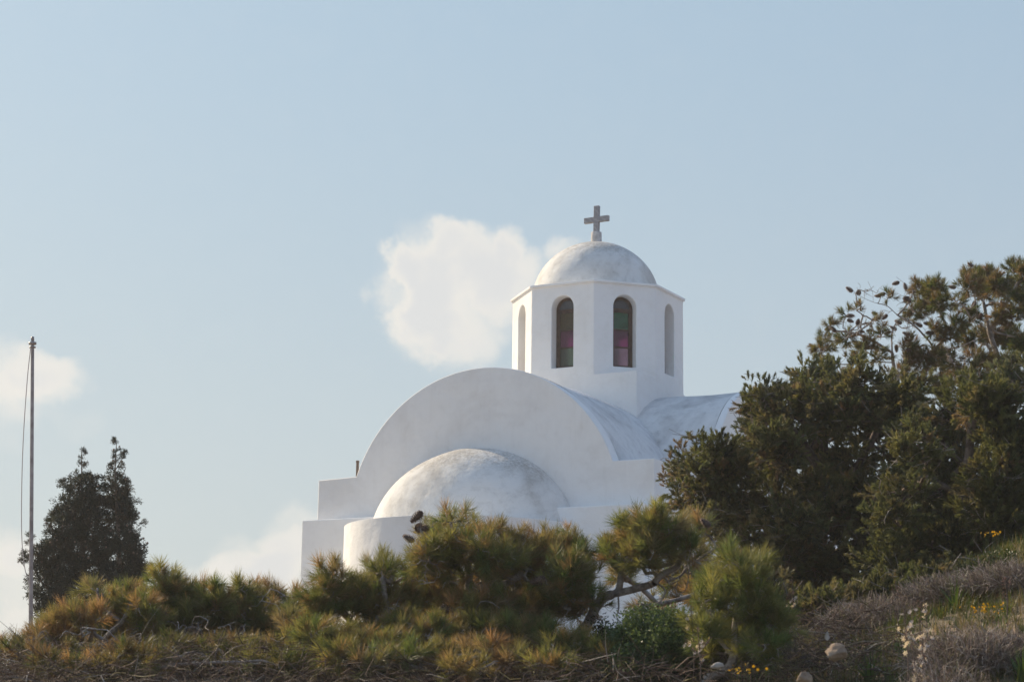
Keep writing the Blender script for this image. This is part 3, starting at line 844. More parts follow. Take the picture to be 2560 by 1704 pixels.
d3 = 11.3
b = on_ground(W(1620, 1580, d3)[0], d3)
limbs = [spline([b, *Wl([(1625, 1565), (1665, 1545), (1688, 1510), (1690, 1440), (1700, 1380), (1715, 1330)], d3)]),
  spline(Wl([(1690, 1440), (1740, 1400), (1760, 1370)], d3)), spline(Wl([(1688, 1510), (1640, 1450), (1625, 1400)], d3)), spline(Wl([(1690, 1480), (1740, 1460), (1770, 1450)], d3))]
cl = [(1680,1290,24,20),(1735,1300,26,22),(1640,1350,26,26),(1790,1450,34,36),(1620,1460,34,40),(1640,1510,40,26),(1760,1500,50,26),(1690,1310,36,32),(1715,1340,50,36),(1670,1350,44,34),(1640,1400,44,40),(1720,1400,60,40),(1760,1430,40,36),(1640,1450,50,38),(1700,1460,70,40),(1760,1480,40,30),(1660,1500,55,26)]
make_pine('pine_tree', 'young yellow-green pine with a pale crooked stem near the bottom, right of the shrub', b, limbs, cl, d3, .3, 5.6, PINE, PC, [.36,.38,.24,.0,.02],
  [], 1, 'pines along the foot of the view', up=.8)

PCF = [tuple(v * k for v in c) for c, k in zip(PC, (.62, .60, .58, .66, .62))]
dl = 11.8
for (lab, bx, xs_) in [('straggling brown-green pine scrub along the bottom edge, left of the apse', 330, (40, 700)), ('straggling brown-green pine scrub along the bottom edge, below the coned pine', 1020, (760, 1330))]:
    b = on_ground(W(bx, 1590, dl)[0], dl)
    xx = np.arange(xs_[0], xs_[1], 62) + rng.uniform(-14, 14, len(np.arange(xs_[0], xs_[1], 62)))
    limbs = [spline([b, *Wl([(bx, 1560), (bx + 60, 1530), (xs_[1] - 120, 1520)], dl)]), spline(Wl([(bx, 1560), (bx - 80, 1530), (xs_[0] + 90, 1520)], dl))]
    cl = [(float(x), float(rng.uniform(1492, 1545)), float(rng.uniform(28, 46)), float(rng.uniform(16, 26)), float(rng.uniform(-.3, .5))) for x in xx]
    make_pine('pine_shrub', lab, b, limbs, cl, dl, .3, 8.5, PINE, PCF, [.24, .28, .10, .18, .20], [], 1, 'pine scrub along the bottom edge',
              bare_cl=[((xs_[0] + xs_[1]) / 2, 1515, (xs_[1] - xs_[0]) / 2, 34)], bare_per=2.2, r_tip=.0016)
# ------------------------------------------------------------------ tall open pine behind the junipers, top right
def z4(x, y): return ((1900 + x * .3826) * .92031, (600 + y * .3826) * .92031)
d4 = 23.0
b = on_ground(W(*z4(960, 1400), d4)[0], d4)
limbs = [spline([b, *Wl([z4(960, 1400), z4(945, 1180), z4(905, 950), z4(870, 800), z4(860, 650)], d4)]),
  spline(Wl([z4(945, 1180), z4(1060, 900), z4(1130, 720), z4(1060, 610), z4(990, 545), z4(900, 490), z4(830, 430), z4(740, 405), z4(645, 360), z4(590, 310)], d4)),
  spline(Wl([z4(1130, 720), z4(1200, 650), z4(1215, 560), z4(1180, 480), z4(1140, 330)], d4)),
  spline(Wl([z4(1130, 720), z4(1290, 700), z4(1440, 635)], d4)),
  spline(Wl([z4(870, 740), z4(760, 670), z4(660, 620), z4(560, 600), z4(480, 590)], d4)),
  spline(Wl([z4(872, 780), z4(720, 740), z4(600, 700), z4(420, 720)], d4)),
  spline(Wl([z4(876, 800), z4(700, 795), z4(560, 812), z4(440, 800)], d4)),
  spline(Wl([z4(900, 490), z4(960, 420), z4(1000, 330), z4(940, 280), z4(890, 240)], d4)),
  spline(Wl([z4(660, 620), z4(660, 540), z4(690, 450)], d4)),
  spline(Wl([z4(740, 405), z4(735, 340), z4(705, 270)], d4)), spline(Wl([z4(645, 360), z4(655, 300), z4(640, 280)], d4))]
Q = lambda x, y, r, s: (*z4(x, y), r * .352, s * .352)
cl = [Q(1060,320,70,60),(*z4(1130,330),26,20),Q(1150,300,50,40),Q(1100,420,100,70),Q(1000,480,70,50),Q(1180,420,60,60),Q(840,370,30,25),Q(655,450,30,22),
  Q(560,480,25,25),Q(460,560,35,35),Q(430,640,40,30),Q(400,720,55,45),Q(560,650,70,40),Q(700,710,90,40),Q(740,520,30,30),Q(780,620,40,30),Q(980,700,50,60),Q(1150,590,60,40),
  Q(1000,800,90,70),Q(1120,780,90,70),Q(1250,640,70,50),Q(1220,800,90,80),Q(1300,560,60,60),Q(1050,950,80,60),Q(1180,950,90,60),Q(900,870,60,30),Q(780,760,50,30),Q(600,770,50,20)]
cones = [(605,338),(645,355),(910,275),(955,325),(790,365),(820,350),(937,385),(975,375),(768,485),(833,487),(567,495),(570,520),(635,553),(645,595),(470,575),(495,600),(742,587),(853,600),(893,587),(890,683),(350,705),(822,705),(1085,605),(980,620),(1115,547),(1060,565),(925,545),(985,408),(955,720),(450,820),(515,803)]
make_pine('pine_tree', 'sparse tall pine dotted with cones against the sky, branches nearly bare', b, limbs, cl, d4, .5, 24, PINEFAR, PCF, [.22,.28,.14,.18,.18],
  [(*z4(x, y), d4 + rng.uniform(-.3, .3)) for x, y in cones], 1.05, 'tall pines at upper right', bark=M_BARK, tuft_s=(.7, 1.05), up=.3,
  bare_cl=[Q(700,330,130,60),Q(850,560,200,120),Q(600,560,150,100),Q(950,380,100,100),Q(1000,900,150,150),Q(900,1080,120,120),Q(1350,800,150,150)], bare_per=7, r_tip=.0017, rmax=.045)
d5 = 24.0
b = on_ground(W(*z4(1600, 1500), d5)[0], d5)
limbs = [spline([b, *Wl([z4(1600, 1500), z4(1590, 1100), z4(1560, 800), z4(1500, 600), z4(1460, 400)], d5)]),
  spline(Wl([z4(1560, 800), z4(1390, 560), z4(1300, 530), z4(1270, 500)], d5)), spline(Wl([z4(1500, 600), z4(1620, 400), z4(1700, 250)], d5)),
  spline(Wl([z4(1460, 400), z4(1400, 340), z4(1300, 320)], d5)), spline(Wl([z4(1590, 1100), z4(1450, 950), z4(1350, 900)], d5)), spline(Wl([z4(1590, 900), z4(1750, 750), z4(1850, 600)], d5))]
cl = [Q(1400,240,70,60),Q(1370,300,70,50),Q(1480,250,80,55),Q(1560,290,90,60),Q(1680,190,70,50),Q(1740,230,80,70),Q(1650,330,110,60),Q(1480,340,90,50),Q(1720,420,90,90),Q(1600,500,90,60),
  Q(1290,400,50,30),Q(1400,500,60,50),Q(1500,620,90,70),Q(1640,640,110,80),Q(1740,700,80,80),Q(1380,650,60,60),Q(1460,780,100,60),Q(1620,830,120,70),Q(1350,900,110,70),Q(1520,950,130,60),Q(1700,960,110,60),Q(1850,400,100,150),Q(1850,800,100,150)]
make_pine('pine_tree', 'taller pine at the right edge, needles olive and rusty at the crown', b, limbs, cl, d5, .6, 26, PINEFAR, PCF, [.36,.28,.08,.14,.14],
  [(*z4(x, y), d5 + rng.uniform(-.4, .1)) for x, y in [(1280,310),(1408,403),(1535,412),(1390,170),(1450,480),(1600,430)]], 1.05, 'tall pines at upper right', tuft_s=(.75, 1.15), up=.3,
  bare_cl=[Q(1350,500,120,120),Q(1500,800,150,150)], bare_per=7, r_tip=.0017, rmax=.045)

# ------------------------------------------------------------------ junipers
SPRAY = [tuft_template(40, .042, .0062, .075, (12, 60)) for _ in range(6)]
JC = [(.125, .140, .062), (.18, .18, .085), (.075, .082, .055), (.25, .21, .12), (.25, .175, .12)]
def make_scaly(name, label, base, limbs, clusters, dist, dj, per_cl, clump_r, per_clump, cols, probs, cat='tree', group=None, up=.5, temps=SPRAY, s=(.8, 1.2), twig=None, r_tip=.003, bark=M_BARKD, fruits=None, lighttwigs=0, zf=.18):
    root = empty(name, tuple(base)); tag(root, label, cat, group); loc = np.array(base)
    P, K = sample_clusters(clusters, dist, dj, per_cl)
    crad = np.array([min(1.0, .62 * min(c[2], c[3]) * mpp(dist) / .085) for c in clusters])[K]
    P0, P1, R0, R1, tdir, nl, k = grow(limbs, P, r_tip=r_tip, rmax=.06, expo=2.2)
    ctr = np.array([W(c[0], c[1], dist) for c in clusters])[K]
    m_ = len(P); ax = norm(tdir * .7 + norm(P - ctr) * .7 + rng.normal(size=(m_, 3)) * .45 + np.array([0, 0, up * .5]))
    L_ = zf * rng.uniform(.6, 1.5, m_) * crad                # every bough a tapering finger of sprays
    K2 = np.repeat(np.arange(m_), per_clump); tt_ = rng.random(len(K2))
    v = norm(rng.normal(size=(len(K2), 3)))
    Q_ = P[K2] + ax[K2] * (tt_ * L_[K2])[:, None] + v * (clump_r * crad[K2] * (1.05 - .8 * tt_) * rng.random(len(K2)) ** .5)[:, None]
    big = k < nl
    tb = Bag(); V, F = frusta(P0[big] - loc, P1[big] - loc, R0[big], R1[big], 9); tb.add(V, F); tb.build('trunk', bark, root, True)
    br = Bag(); V, F = frusta(P0[~big] - loc, P1[~big] - loc, R0[~big], R1[~big], 5); br.add(V, F); br.build('branches', bark, root, True)
    if lighttwigs:                                # bare grey twigs catching the sun
        i = rng.integers(0, len(Q_), lighttwigs); a = Q_[i]; dv = norm(rng.normal(size=(lighttwigs, 3)) * np.array([1, .6, .5])); 
        L_ = rng.uniform(.06, .22, (lighttwigs, 1)); m = a + dv * L_ * .5 + rng.normal(size=a.shape) * .012; e = a + dv * L_
        tw = Bag(); V, F = frusta(np.concatenate([a, m]) - loc, np.concatenate([m, e]) - loc, np.full(2 * lighttwigs, .0026), np.full(2 * lighttwigs, .0018), 4); tw.add(V, F)
        tw.build('bare_twigs', M_BARK, root, True)
    n = len(Q_)
    D = norm(v * .55 + ax[K2] * .9 + np.array([0, 0, up * .4]) + rng.normal(size=(n, 3)) * .2)
    cc = palette(len(P), cols, probs, .22); w = .75
    col = cc[K2] * w + palette(n, cols, probs, .15) * (1 - w)
    fb = Bag(); scatter(fb, temps, Q_ - loc, D, rng.uniform(*s, n) * (.45 + .55 * crad[K2]), col); fb.build('foliage', M_SCALE, root)
    if fruits:
        i = rng.integers(0, len(Q_), fruits); c = Q_[i] + D[i] * .06
        fr = Bag(); ico_v = np.array([[0,0,1],[.9,0,.4],[.28,.85,.4],[-.72,.53,.4],[-.72,-.53,.4],[.28,-.85,.4],[.72,.53,-.4],[-.28,.85,-.4],[-.9,0,-.4],[-.28,-.85,-.4],[.72,-.53,-.4],[0,0,-1]])
        ico_f = np.array([[0,1,2],[0,2,3],[0,3,4],[0,4,5],[0,5,1],[1,6,2],[2,7,3],[3,8,4],[4,9,5],[5,10,1],[2,6,7],[3,7,8],[4,8,9],[5,9,10],[1,10,6],[6,11,7],[7,11,8],[8,11,9],[9,11,10],[10,11,6]])
        V = ico_v[None] * rng.uniform(.014, .02, (fruits, 1, 1)) + (c - loc)[:, None]
        fr.add(V.reshape(-1, 3), (ico_f[None] + (np.arange(fruits) * 12)[:, None, None]).reshape(-1, 3))
        o = fr.build('seed_cones', M_CONE, root, True); o['kind'] = 'stuff'
    return root
d6 = 18.0
b = on_ground(W(1880, 1500, d6)[0], d6)
limbs = [spline([b, *Wl([(1880, 1420), (1870, 1330), (1890, 1230), (1900, 1100), (1900, 980)], d6)]),
  spline(Wl([(1890, 1230), (1800, 1170), (1700, 1140), (1620, 1130)], d6)), spline(Wl([(1890, 1200), (1800, 1080), (1700, 1040), (1620, 1050)], d6)),
  spline(Wl([(1900, 1100), (1830, 1000), (1760, 950)], d6)), spline(Wl([(1895, 1150), (1980, 1060), (2030, 960)], d6)), spline(Wl([(1870, 1330), (1760, 1260), (1690, 1220)], d6)), spline(Wl([(1875, 1300), (1980, 1240), (2080, 1200)], d6))]
cl = [(1575,1055,26,22),(1592,1010,14,16),(1560,1085,30,22),(1572,1130,32,24),(1600,1165,40,24),(1625,1080,42,34),(1655,1040,36,26),(1680,1085,46,40),(1640,1140,46,36),
  (1742,968,28,28),(1755,925,38,28),(1775,970,50,36),(1815,915,40,26),(1840,950,50,36),(1875,885,38,30),(1925,885,44,34),(1975,890,44,34),(1900,940,60,36),(1960,960,56,40),
  (1748,1030,42,34),(1790,1030,50,36),(1850,1020,40,30),(1760,1100,54,36),(1700,1150,60,34),(1790,1160,56,34),(1720,1210,60,30),(1640,1195,44,24),
  (1900,1010,44,34),(2010,1000,50,44),(1990,1090,44,24),(1890,1140,56,34),(1970,1150,60,36),(1830,1210,64,36),(1920,1220,70,36),(1740,1270,60,34),(1830,1290,70,36),(1930,1300,76,40),(1800,1350,60,36),(1890,1370,70,40),(1850,1430,60,34),(1940,1430,60,30),(2020,1240,60,50),(2030,1320,60,44),(2050,1150,50,34),(1780,1410,60,34),(1960,1370,60,34),(2000,1420,60,26),(1850,1110,40,16),(1680,1240,50,24),(1810,1250,60,30),(1760,1320,50,36),(2040,930,40,40),(2060,1060,40,30),(1870,1330,60,36),(1740,1400,40,30),(1930,1090,50,30),(1880,1065,36,26),(1990,1180,50,36),(1790,1440,50,26),(1900,1430,70,28),(1990,1460,60,20),(1840,1470,60,24,-3),(1760,1480,50,24,-3),(1930,1410,70,30,-2),(2010,1400,50,24,-2),(1690,1180,50,30),(2070,930,44,36),(2095,985,44,36),(1850,1160,50,30),(1960,1050,40,30),(1810,1060,40,30),(1900,1180,50,30)]
make_scaly('juniper_tree', 'broad dark juniper spreading over the right flank of the chapel', b, limbs, cl, d6, .7, 6.2, .055, 9, JC, [.36,.24,.2,.12,.08], lighttwigs=2600, group='junipers at right')
d7 = 16.5
b = on_ground(W(2280, 1480, d7)[0], d7)
limbs = [spline([b, *Wl([(2280, 1420), (2270, 1300), (2250, 1180), (2230, 1060), (2240, 950)], d7)]), spline(Wl([(2270, 1300), (2180, 1230), (2080, 1210)], d7)),
  spline(Wl([(2250, 1180), (2160, 1110), (2100, 1090)], d7)), spline(Wl([(2240, 1120), (2310, 1030), (2340, 930)], d7)), spline(Wl([(2270, 1250), (2350, 1200), (2400, 1180)], d7))]
cl = [(2080,1130,56,26),(2050,1190,50,26),(2120,1080,56,34),(2150,1140,60,40),(2100,1200,60,36),(2160,1010,44,34),(2180,960,44,30),(2230,920,50,34),(2240,990,56,40),(2300,960,50,44),(2340,890,44,40),
  (2340,1030,50,44),(2220,1070,56,40),(2290,1100,60,44),(2350,1130,50,44),(2210,1160,60,40),(2290,1190,60,44),(2180,1230,66,40),(2260,1270,70,40),(2340,1240,54,44),(2110,1280,60,36),(2190,1310,70,34),(2290,1320,60,30),(2060,1340,60,36),(2120,1360,56,26),(2430,1100,60,100),(2440,1240,60,80),(2440,960,60,80),(2150,1330,60,36),(2000,1380,60,30),(2200,1260,60,40),(2330,1300,60,30),(2120,1040,50,30),(2260,930,50,40),(2100,1000,40,26),(2060,1290,50,40),(2150,1370,60,24),(2080,1400,60,20),(2240,1340,70,30)]
make_scaly('juniper_tree', 'dense green juniper against the right edge of the picture', b, limbs, cl, d7, .6, 6.2, .055, 9, JC, [.44,.30,.16,.07,.03], lighttwigs=1700, group='junipers at right')

d10 = 13.6
b = on_ground(W(1900, 1480, d10)[0], d10)
make_scaly('juniper_shrub', 'dark low juniper scrub filling the dip between the young pine and the boulder', b, [spline([b, *Wl([(1900, 1450), (1870, 1420), (1840, 1410)], d10)]), spline(Wl([(1900, 1450), (1960, 1410), (2020, 1380)], d10))],
  [(1830,1430,56,36),(1895,1415,60,34),(1960,1395,56,34),(2030,1370,56,28),(1800,1480,44,30),(1860,1470,50,26),(1780,1400,40,40),(2090,1350,50,24),(1930,1440,50,22),(2150,1335,60,22),(2230,1315,60,22),(1990,1420,50,20),(1850,1510,50,20)], d10, .3, 5.5, .045, 9, JC, [.42,.2,.26,.07,.05], cat='shrub', zf=.14, lighttwigs=500, r_tip=.002)

# ------------------------------------------------------------------ cypresses, flagpole
CC = [(.026, .034, .030), (.036, .042, .034), (.055, .045, .040)]
CYP = [spray_template(34, .09, .045, .010) for _ in range(5)]
d8 = 28.0
def cyp(label, base_px, axis, cl, fruits):
    b = on_ground(W(base_px, 1600, d8)[0], d8)
    make_scaly('cypress_tree', label, b, [spline([b, *Wl(a, d8)]) if i == 0 else spline(Wl(a, d8)) for i, a in enumerate(axis)], cl, d8, .12, 11, .05, 6, CC, [.5, .3, .2], zf=.11,
               group='cypresses behind the flagpole', up=1.0, temps=CYP, s=(.6, 1.0), fruits=fruits)
cyp('blue-black cypress with a broad ragged crown, behind the flagpole', 180, [[(185, 1500), (190, 1300), (188, 1060), (187, 1040)], [(188, 1400), (130, 1300), (120, 1210)], [(180, 1420), (90, 1330), (66, 1240)], [(190, 1250), (215, 1150), (222, 1100)], [(190,1250),(160,1150),(150,1110)]],
  [(187,1046,7,10),(188,1070,7,12),(185,1100,17,14),(205,1095,18,10),(222,1115,12,16),(160,1115,16,10),(190,1130,34,22),(185,1165,42,26),(215,1170,26,26),(150,1165,14,14),(130,1195,18,18),(165,1205,34,26),(210,1215,34,30),(130,1240,22,26),(70,1245,9,14),(64,1280,13,16),(80,1300,14,14),(110,1275,22,24),(165,1255,40,30),(210,1270,34,34),
   (100,1315,26,24),(150,1310,44,30),(205,1320,40,34),(110,1355,32,26),(170,1365,48,34),(220,1375,40,34),(130,1400,46,30),(190,1420,50,34)], 160)
cyp('slimmer cypress with a thin spindly tip, right of the broad one', 275, [[(272, 1500), (275, 1300), (268, 1150), (265, 1080), (268, 1020)], [(266, 1080), (284, 1050)], [(268,1120),(290,1075)]],
  [(267,1018,12,7),(282,1040,9,6),(276,1055,10,5),(262,1050,6,8),(288,1075,12,6),(262,1075,9,9),(270,1095,20,12),(285,1105,14,10),(262,1120,22,16),(278,1140,26,20),(265,1170,28,24),(288,1180,18,20),(272,1210,36,26),(300,1225,14,16),(275,1255,44,28),(308,1265,18,20),(280,1300,50,30),(322,1300,14,22),(285,1345,48,32),(318,1340,16,26),(285,1395,44,34),(280,1440,44,30)], 110)

d9 = 26.0
pb = W(70, 1540, d9); pt = W(75, 783, d9)
pole = empty('flagpole', (pb[0], pb[1], float(G(pb[0], pb[1])))); tag(pole, 'thin weathered flagpole with a slack halyard and no flag, far left', 'flagpole')
lo = np.array(pole.location); pb2 = pb + (pb - pt) * ((pb[2] - lo[2]) / (pt[2] - pb[2]))
bag = Bag(); P = np.array([pb2 + (pt - pb2) * t for t in np.linspace(0, 1, 12)]) - lo
V, F = tube(P, np.linspace(.030, .022, 12), 12); bag.add(V, F); bag.build('pole', M_POLE, pole, True)
tdir = (pt - pb2) / np.linalg.norm(pt - pb2)
bag = Bag()
for a, r0, r1, h in ((0, .022, .020, .05), (-.055, .052, .052, .03), (-.10, .044, .044, .015)):
    p = pt - lo + tdir * a; V, F = tube(np.array([p, p + tdir * .001, p + tdir * h, p + tdir * (h + .001)]), [.001, r0, r1, .001], 12); bag.add(V, F)
bag.build('truck', M_POLE, pole, True)
rp = spline(Wl([(70.5, 800), (63, 870), (54, 1000), (50, 1120), (50, 1230), (56, 1300), (68, 1345)], d9 - .05)) - lo
bag = Bag(); V, F = tube(rp, np.full(len(rp), .0055), 6); bag.add(V, F); bag.build('halyard', M_ROPE, pole, True)

# ------------------------------------------------------------------ the bank at the bottom: shrubs, herbs, stones
def cushion(label, px, py, dist, rx, rz, ntw, cols, tw=.0016, L=(.05, .13), name='thorny_shrub', group='dry thorny shrubs on the bank'):
    c = W(px, py, dist); gz = float(G(c[0], c[1])); base = np.array([c[0], c[1], gz - .02])
    root = tag(empty(name, tuple(base)), label, 'shrub', group)
    top = max(c[2] - gz + rz * .15, rz * .6)
    v = norm(rng.normal(size=(ntw, 3))); v[:, 2] = np.abs(v[:, 2]); rr = rng.random((ntw, 1)) ** .35
    p = v * rr * np.array([rx, rx * .8, top]); d = norm(v * .8 + rng.normal(size=v.shape) * .55 + np.array([0, 0, .25]))
    Ls = rng.uniform(*L, (ntw, 1)); m = p + d * Ls * .5; e = m + norm(d + rng.normal(size=d.shape) * .5) * Ls * .5
    col = palette(ntw, cols, [1] * len(cols), .25)
    bag = Bag(); V, F = frusta(np.concatenate([p, m]), np.concatenate([m, e]), np.full(2 * ntw, tw), np.full(2 * ntw, tw * .6), 3)
    bag.add(V, F, np.repeat(np.concatenate([col, col]), 6, 0)); bag.build('twigs', M_DRY, root)
    ns = 14; st = norm(rng.normal(size=(ns, 3)) + np.array([0, 0, 1.2])) * np.array([rx, rx * .8, top]) * .7
    bag = Bag(); V, F = frusta(np.zeros((ns, 3)), st, np.full(ns, .006), np.full(ns, .002), 5); bag.add(V, F); bag.build('stems', M_BARK, root, True)
    return root
MV = [(.26, .195, .17), (.34, .27, .235), (.17, .125, .11), (.46, .40, .36), (.20, .18, .10)]
for lab, px, py, dd, rx, rz, n in [
    ('mauve-grey thorny cushion behind the tan rock', 2040, 1400, 12.6, .42, .30, 5200),
    ('large grizzled thorny mound filling the lower right corner', 2270, 1500, 10.6, .42, .26, 6000),
    ('bristly grey shrub below the green juniper, silvery bare tips', 2210, 1395, 12.6, .38, .19, 4200),
    ('low mauve thorn cushion at the bottom, right of the flowers', 2180, 1545, 9.6, .30, .14, 3000),
    ('dark dry cushion between the young pine and the rock', 1800, 1500, 11.9, .22, .16, 2200),
    ('brownish thorn mound at the right edge under the yellow blooms', 2350, 1425, 12.2, .40, .20, 3800)]:
    cushion(lab, px, py, dd, rx, rz, n, MV)

# small-leaved grey-green shrub under the pine branch
LEAFT = []
for _ in range(5):
    n = 36; h = rng.random(n) * .13; ph = rng.random(n) * 6.28; th = rng.uniform(.6, 1.4, n)
    o = np.stack([np.cos(ph) * .012, np.sin(ph) * .012, h], -1) + rng.normal(size=(n, 3)) * .012
    d = np.stack([np.sin(th) * np.cos(ph), np.sin(th) * np.sin(ph), np.cos(th)], -1); s = norm(np.cross(d, rng.normal(size=d.shape))) * .0048
    l = .019
    V = np.stack([o, o + d * l * .4 + s, o + d * l, o + d * l * .4 - s, o + d * l * 1.02], 1)
    kk = (np.arange(n) * 5)[:, None]; LEAFT.append((V.reshape(-1, 3), np.array([[0, 1, 2, 3]]) + kk, np.array([[1, 4, 3]]) + kk))
def leafy(label, px, cl, dist, cols, name='leafy_shrub', per=22, mat=M_LEAF, s=(.8, 1.2)):
    b = on_ground(W(px, 1580, dist)[0], dist); root = tag(empty(name, tuple(b)), label, 'shrub')
    P, K = sample_clusters(cl, dist, .15, per)
    P0, P1, R0, R1, tdir, nl, k = grow([spline([b, W(cl[0][0], cl[0][1] + 20, dist)])], P, r_tip=.0012, rmax=.012)
    br = Bag(); V, F = frusta(P0 - b, P1 - b, R0, R1, 5); br.add(V, F); br.build('stems', M_BARKD, root, True)
    D = norm(tdir + rng.normal(size=P.shape) * .5 + np.array([0, 0, .7]))
    fb = Bag(); scatter(fb, LEAFT, P - b, D, rng.uniform(*s, len(P)), palette(len(P), cols, [1] * len(cols), .15)); fb.build('leaves', mat, root)
leafy('rounded grey-green shrub of tiny leaves under the bare pine branch', 1500, [(1500,1470,70,42),(1450,1490,40,36),(1550,1460,40,30),(1520,1510,70,34),(1470,1530,60,30),(1560,1520,50,40),(1450,1545,40,26)], 11.7, [(.13,.19,.085),(.17,.23,.10),(.09,.14,.06)])
leafy('small dark bushy shrub at the foot of the pine branch', 1390, [(1390,1500,40,50),(1370,1540,50,30)], 12.4, [(.040,.055,.022),(.055,.065,.028)])
leafy('dark leafy growth below the yellow blooms at the right edge', 2330, [(2270,1330,50,26),(2330,1320,44,30),(2380,1350,44,40)], 13.8, [(.050,.075,.022),(.075,.10,.03)])

def blade_tuft(n, L, w, lean, cols):
    ph = rng.random(n) * 6.28; th = rng.uniform(*lean, n); l = L * rng.uniform(.6, 1.1, n)
    hd_ = np.stack([np.cos(ph), np.sin(ph), 0 * ph], -1); o = hd_ * rng.random((n, 1)) * .02
    s = np.stack([-np.sin(ph), np.cos(ph), 0 * ph], -1) * w / 2
    V = []
    for t in (0, .33, .66, 1.0):
        ang = th * (.35 + .95 * t); p = o + hd_ * (l * t * np.sin(ang))[:, None] + np.array([0, 0, 1.0]) * (l * t * np.cos(ang))[:, None]
        wv = s * (1 - t ** 2 * .98); V += [p - wv, p + wv]
    V = np.stack(V, 1); f = np.array([[0, 1, 3, 2], [2, 3, 5, 4], [4, 5, 7, 6]])
    F = (f[None] + (np.arange(n) * 8)[:, None, None]).reshape(-1, 4)
    return V.reshape(-1, 3), F, np.repeat(palette(n, cols, [1] * len(cols), .15), 8, 0)
GL = [(.075, .13, .035), (.10, .155, .04), (.055, .10, .035)]
def leaf_clump(label, px, py, dist, L, n=26, cols=GL, w=.012):
    c = W(px, py, dist); b = on_ground(c[0], c[1])
    V, F, col = blade_tuft(n, L, w, (.05, .8), cols)
    root = tag(empty('strap_leaf_plant', tuple(b)), label, 'plant', 'strap-leaved plants on the bank')
    for k in range(n):
        bag = Bag(); bag.add(V[k * 8:k * 8 + 8], F[k * 3:k * 3 + 3] - k * 8, col[k * 8:k * 8 + 8]); bag.build('leaf', M_LEAF, root)
for lab, px, py, dd, L in [('blue-green strap-leaved clump left of the tan rock', 1790, 1500, 10.6, .26), ('bright green blades right behind the tan rock', 2000, 1480, 11.0, .22),
    ('tall green blades leaning amid the bristly grey shrub', 2200, 1400, 12.2, .30), ('arching blades in front of the rounded grey-green shrub', 1545, 1530, 10.5, .20), ('dark blades at the right edge, above the corner mound', 2350, 1500, 10.2, .22),
    ('fresh blades standing among the white blossoms', 2075, 1440, 11.4, .22)]: leaf_clump(lab, px, py, dd, L)
leaf_clump('short broad blades, some turned yellow, at the bottom below the rock', 1880, 1560, 9.0, .12, 16, [(.10, .17, .03), (.40, .30, .03), (.09, .15, .03)], .016)

_b = Bag()
for q in range(6):
    an = q * math.pi / 3; dv = np.array([math.cos(an), math.sin(an), .45]) * .015; sv = np.array([-math.sin(an), math.cos(an), 0]) * .0032; z = np.array([0, 0, .0008])
    _b.add(np.array([z * 0, dv * .5 + sv, dv, dv * .5 - sv, dv * .5 + z * 2]), np.array([[0, 1, 4], [1, 2, 4], [2, 3, 4], [3, 0, 4]]), (.66, .57, .55))
BLOSSOM = _b.mesh('blossom', M_PETAL)
def asphodel(label, px, py_top, dist, nfl, white=True, lean=(0, 0)):
    t = W(px, py_top, dist); b = on_ground(t[0] - lean[0], t[1])
    root = tag(empty('asphodel', tuple(b)), label, 'flower', 'asphodel stalks on the bank'); t = t - b
    st = spline([np.zeros(3), t * .5 + np.array([.015, 0, 0]), t], 8)
    bag = Bag(); V, F = tube(st, np.linspace(.0045, .002, len(st)), 6); bag.add(V, F)
    br = []
    for k in range(3):
        a = st[int(len(st) * (.55 + .1 * k))]; e = a + np.array([rng.uniform(-.06, .06), rng.uniform(-.03, .03), rng.uniform(.05, .10)]); V, F = tube(spline([a, (a + e) / 2 + [0, 0, -.01], e], 4), np.linspace(.0028, .0016, 9), 5); bag.add(V, F); br.append((a, e))
    bag.build('stalk', M_BARKD, root, True)
    stems = [(st[int(len(st) * .6)], st[-1])] + br
    bud = Bag()
    for k in range(nfl):
        a, e = stems[rng.integers(0, len(stems))]; p = a + (e - a) * rng.uniform(.2, .85) + rng.normal(size=3) * .018
        o = obj('blossom', BLOSSOM, root); o.location = p; sc = rng.uniform(.8, 1.2); o.scale = (sc, sc, sc)
        o.rotation_euler = Vector(norm(rng.normal(size=3) + np.array([0, -.6, .3]))).to_track_quat('Z', 'Y').to_euler()
    for k in range(34):
        a, e = stems[rng.integers(0, len(stems))]; p = a + (e - a) * rng.uniform(.3, 1.0) + rng.normal(size=3) * .006
        dv = norm(rng.normal(size=3) + np.array([0, 0, 1.0])) * .011; sv = norm(np.cross(dv, rng.normal(size=3))) * .003; s2 = norm(np.cross(dv, sv)) * .003
        V = np.array([p, p + dv * .5 + sv, p + dv * .5 + s2, p + dv * .5 - sv, p + dv * .5 - s2, p + dv])
        bud.add(V, np.array([[0, 1, 2], [0, 2, 3], [0, 3, 4], [0, 4, 1], [5, 2, 1], [5, 3, 2], [5, 4, 3], [5, 1, 4]]), (.24, .13, .10))
    bud.build('buds', M_DRY, root)
for a in [('asphodel stalk with a few white blossoms against the dark juniper', 1822, 1330, 11.6, 9), ('budded reddish asphodel spike above the thorny cushion behind the rock', 2060, 1335, 12.0, 0),
    ('pale asphodel with open blossoms left of the tall green blades', 2125, 1370, 11.2, 8), ('leftmost of the two asphodels in full bloom right of the rock', 2080, 1405, 10.4, 16), ('asphodel in full bloom beside the fresh blades', 2115, 1430, 10.0, 18),
    ('asphodel with low white blossoms below the fresh blades', 2100, 1480, 9.6, 12), ('withered reddish asphodel stalk near the right edge', 2310, 1330, 11.4, 0), ('asphodel with pinkish blossoms beside the grey-green shrub', 1590, 1390, 11.2, 14),
    ('small pinkish asphodel between the grey-green shrub and the young pine', 1605, 1440, 10.9, 10)]: asphodel(*a)

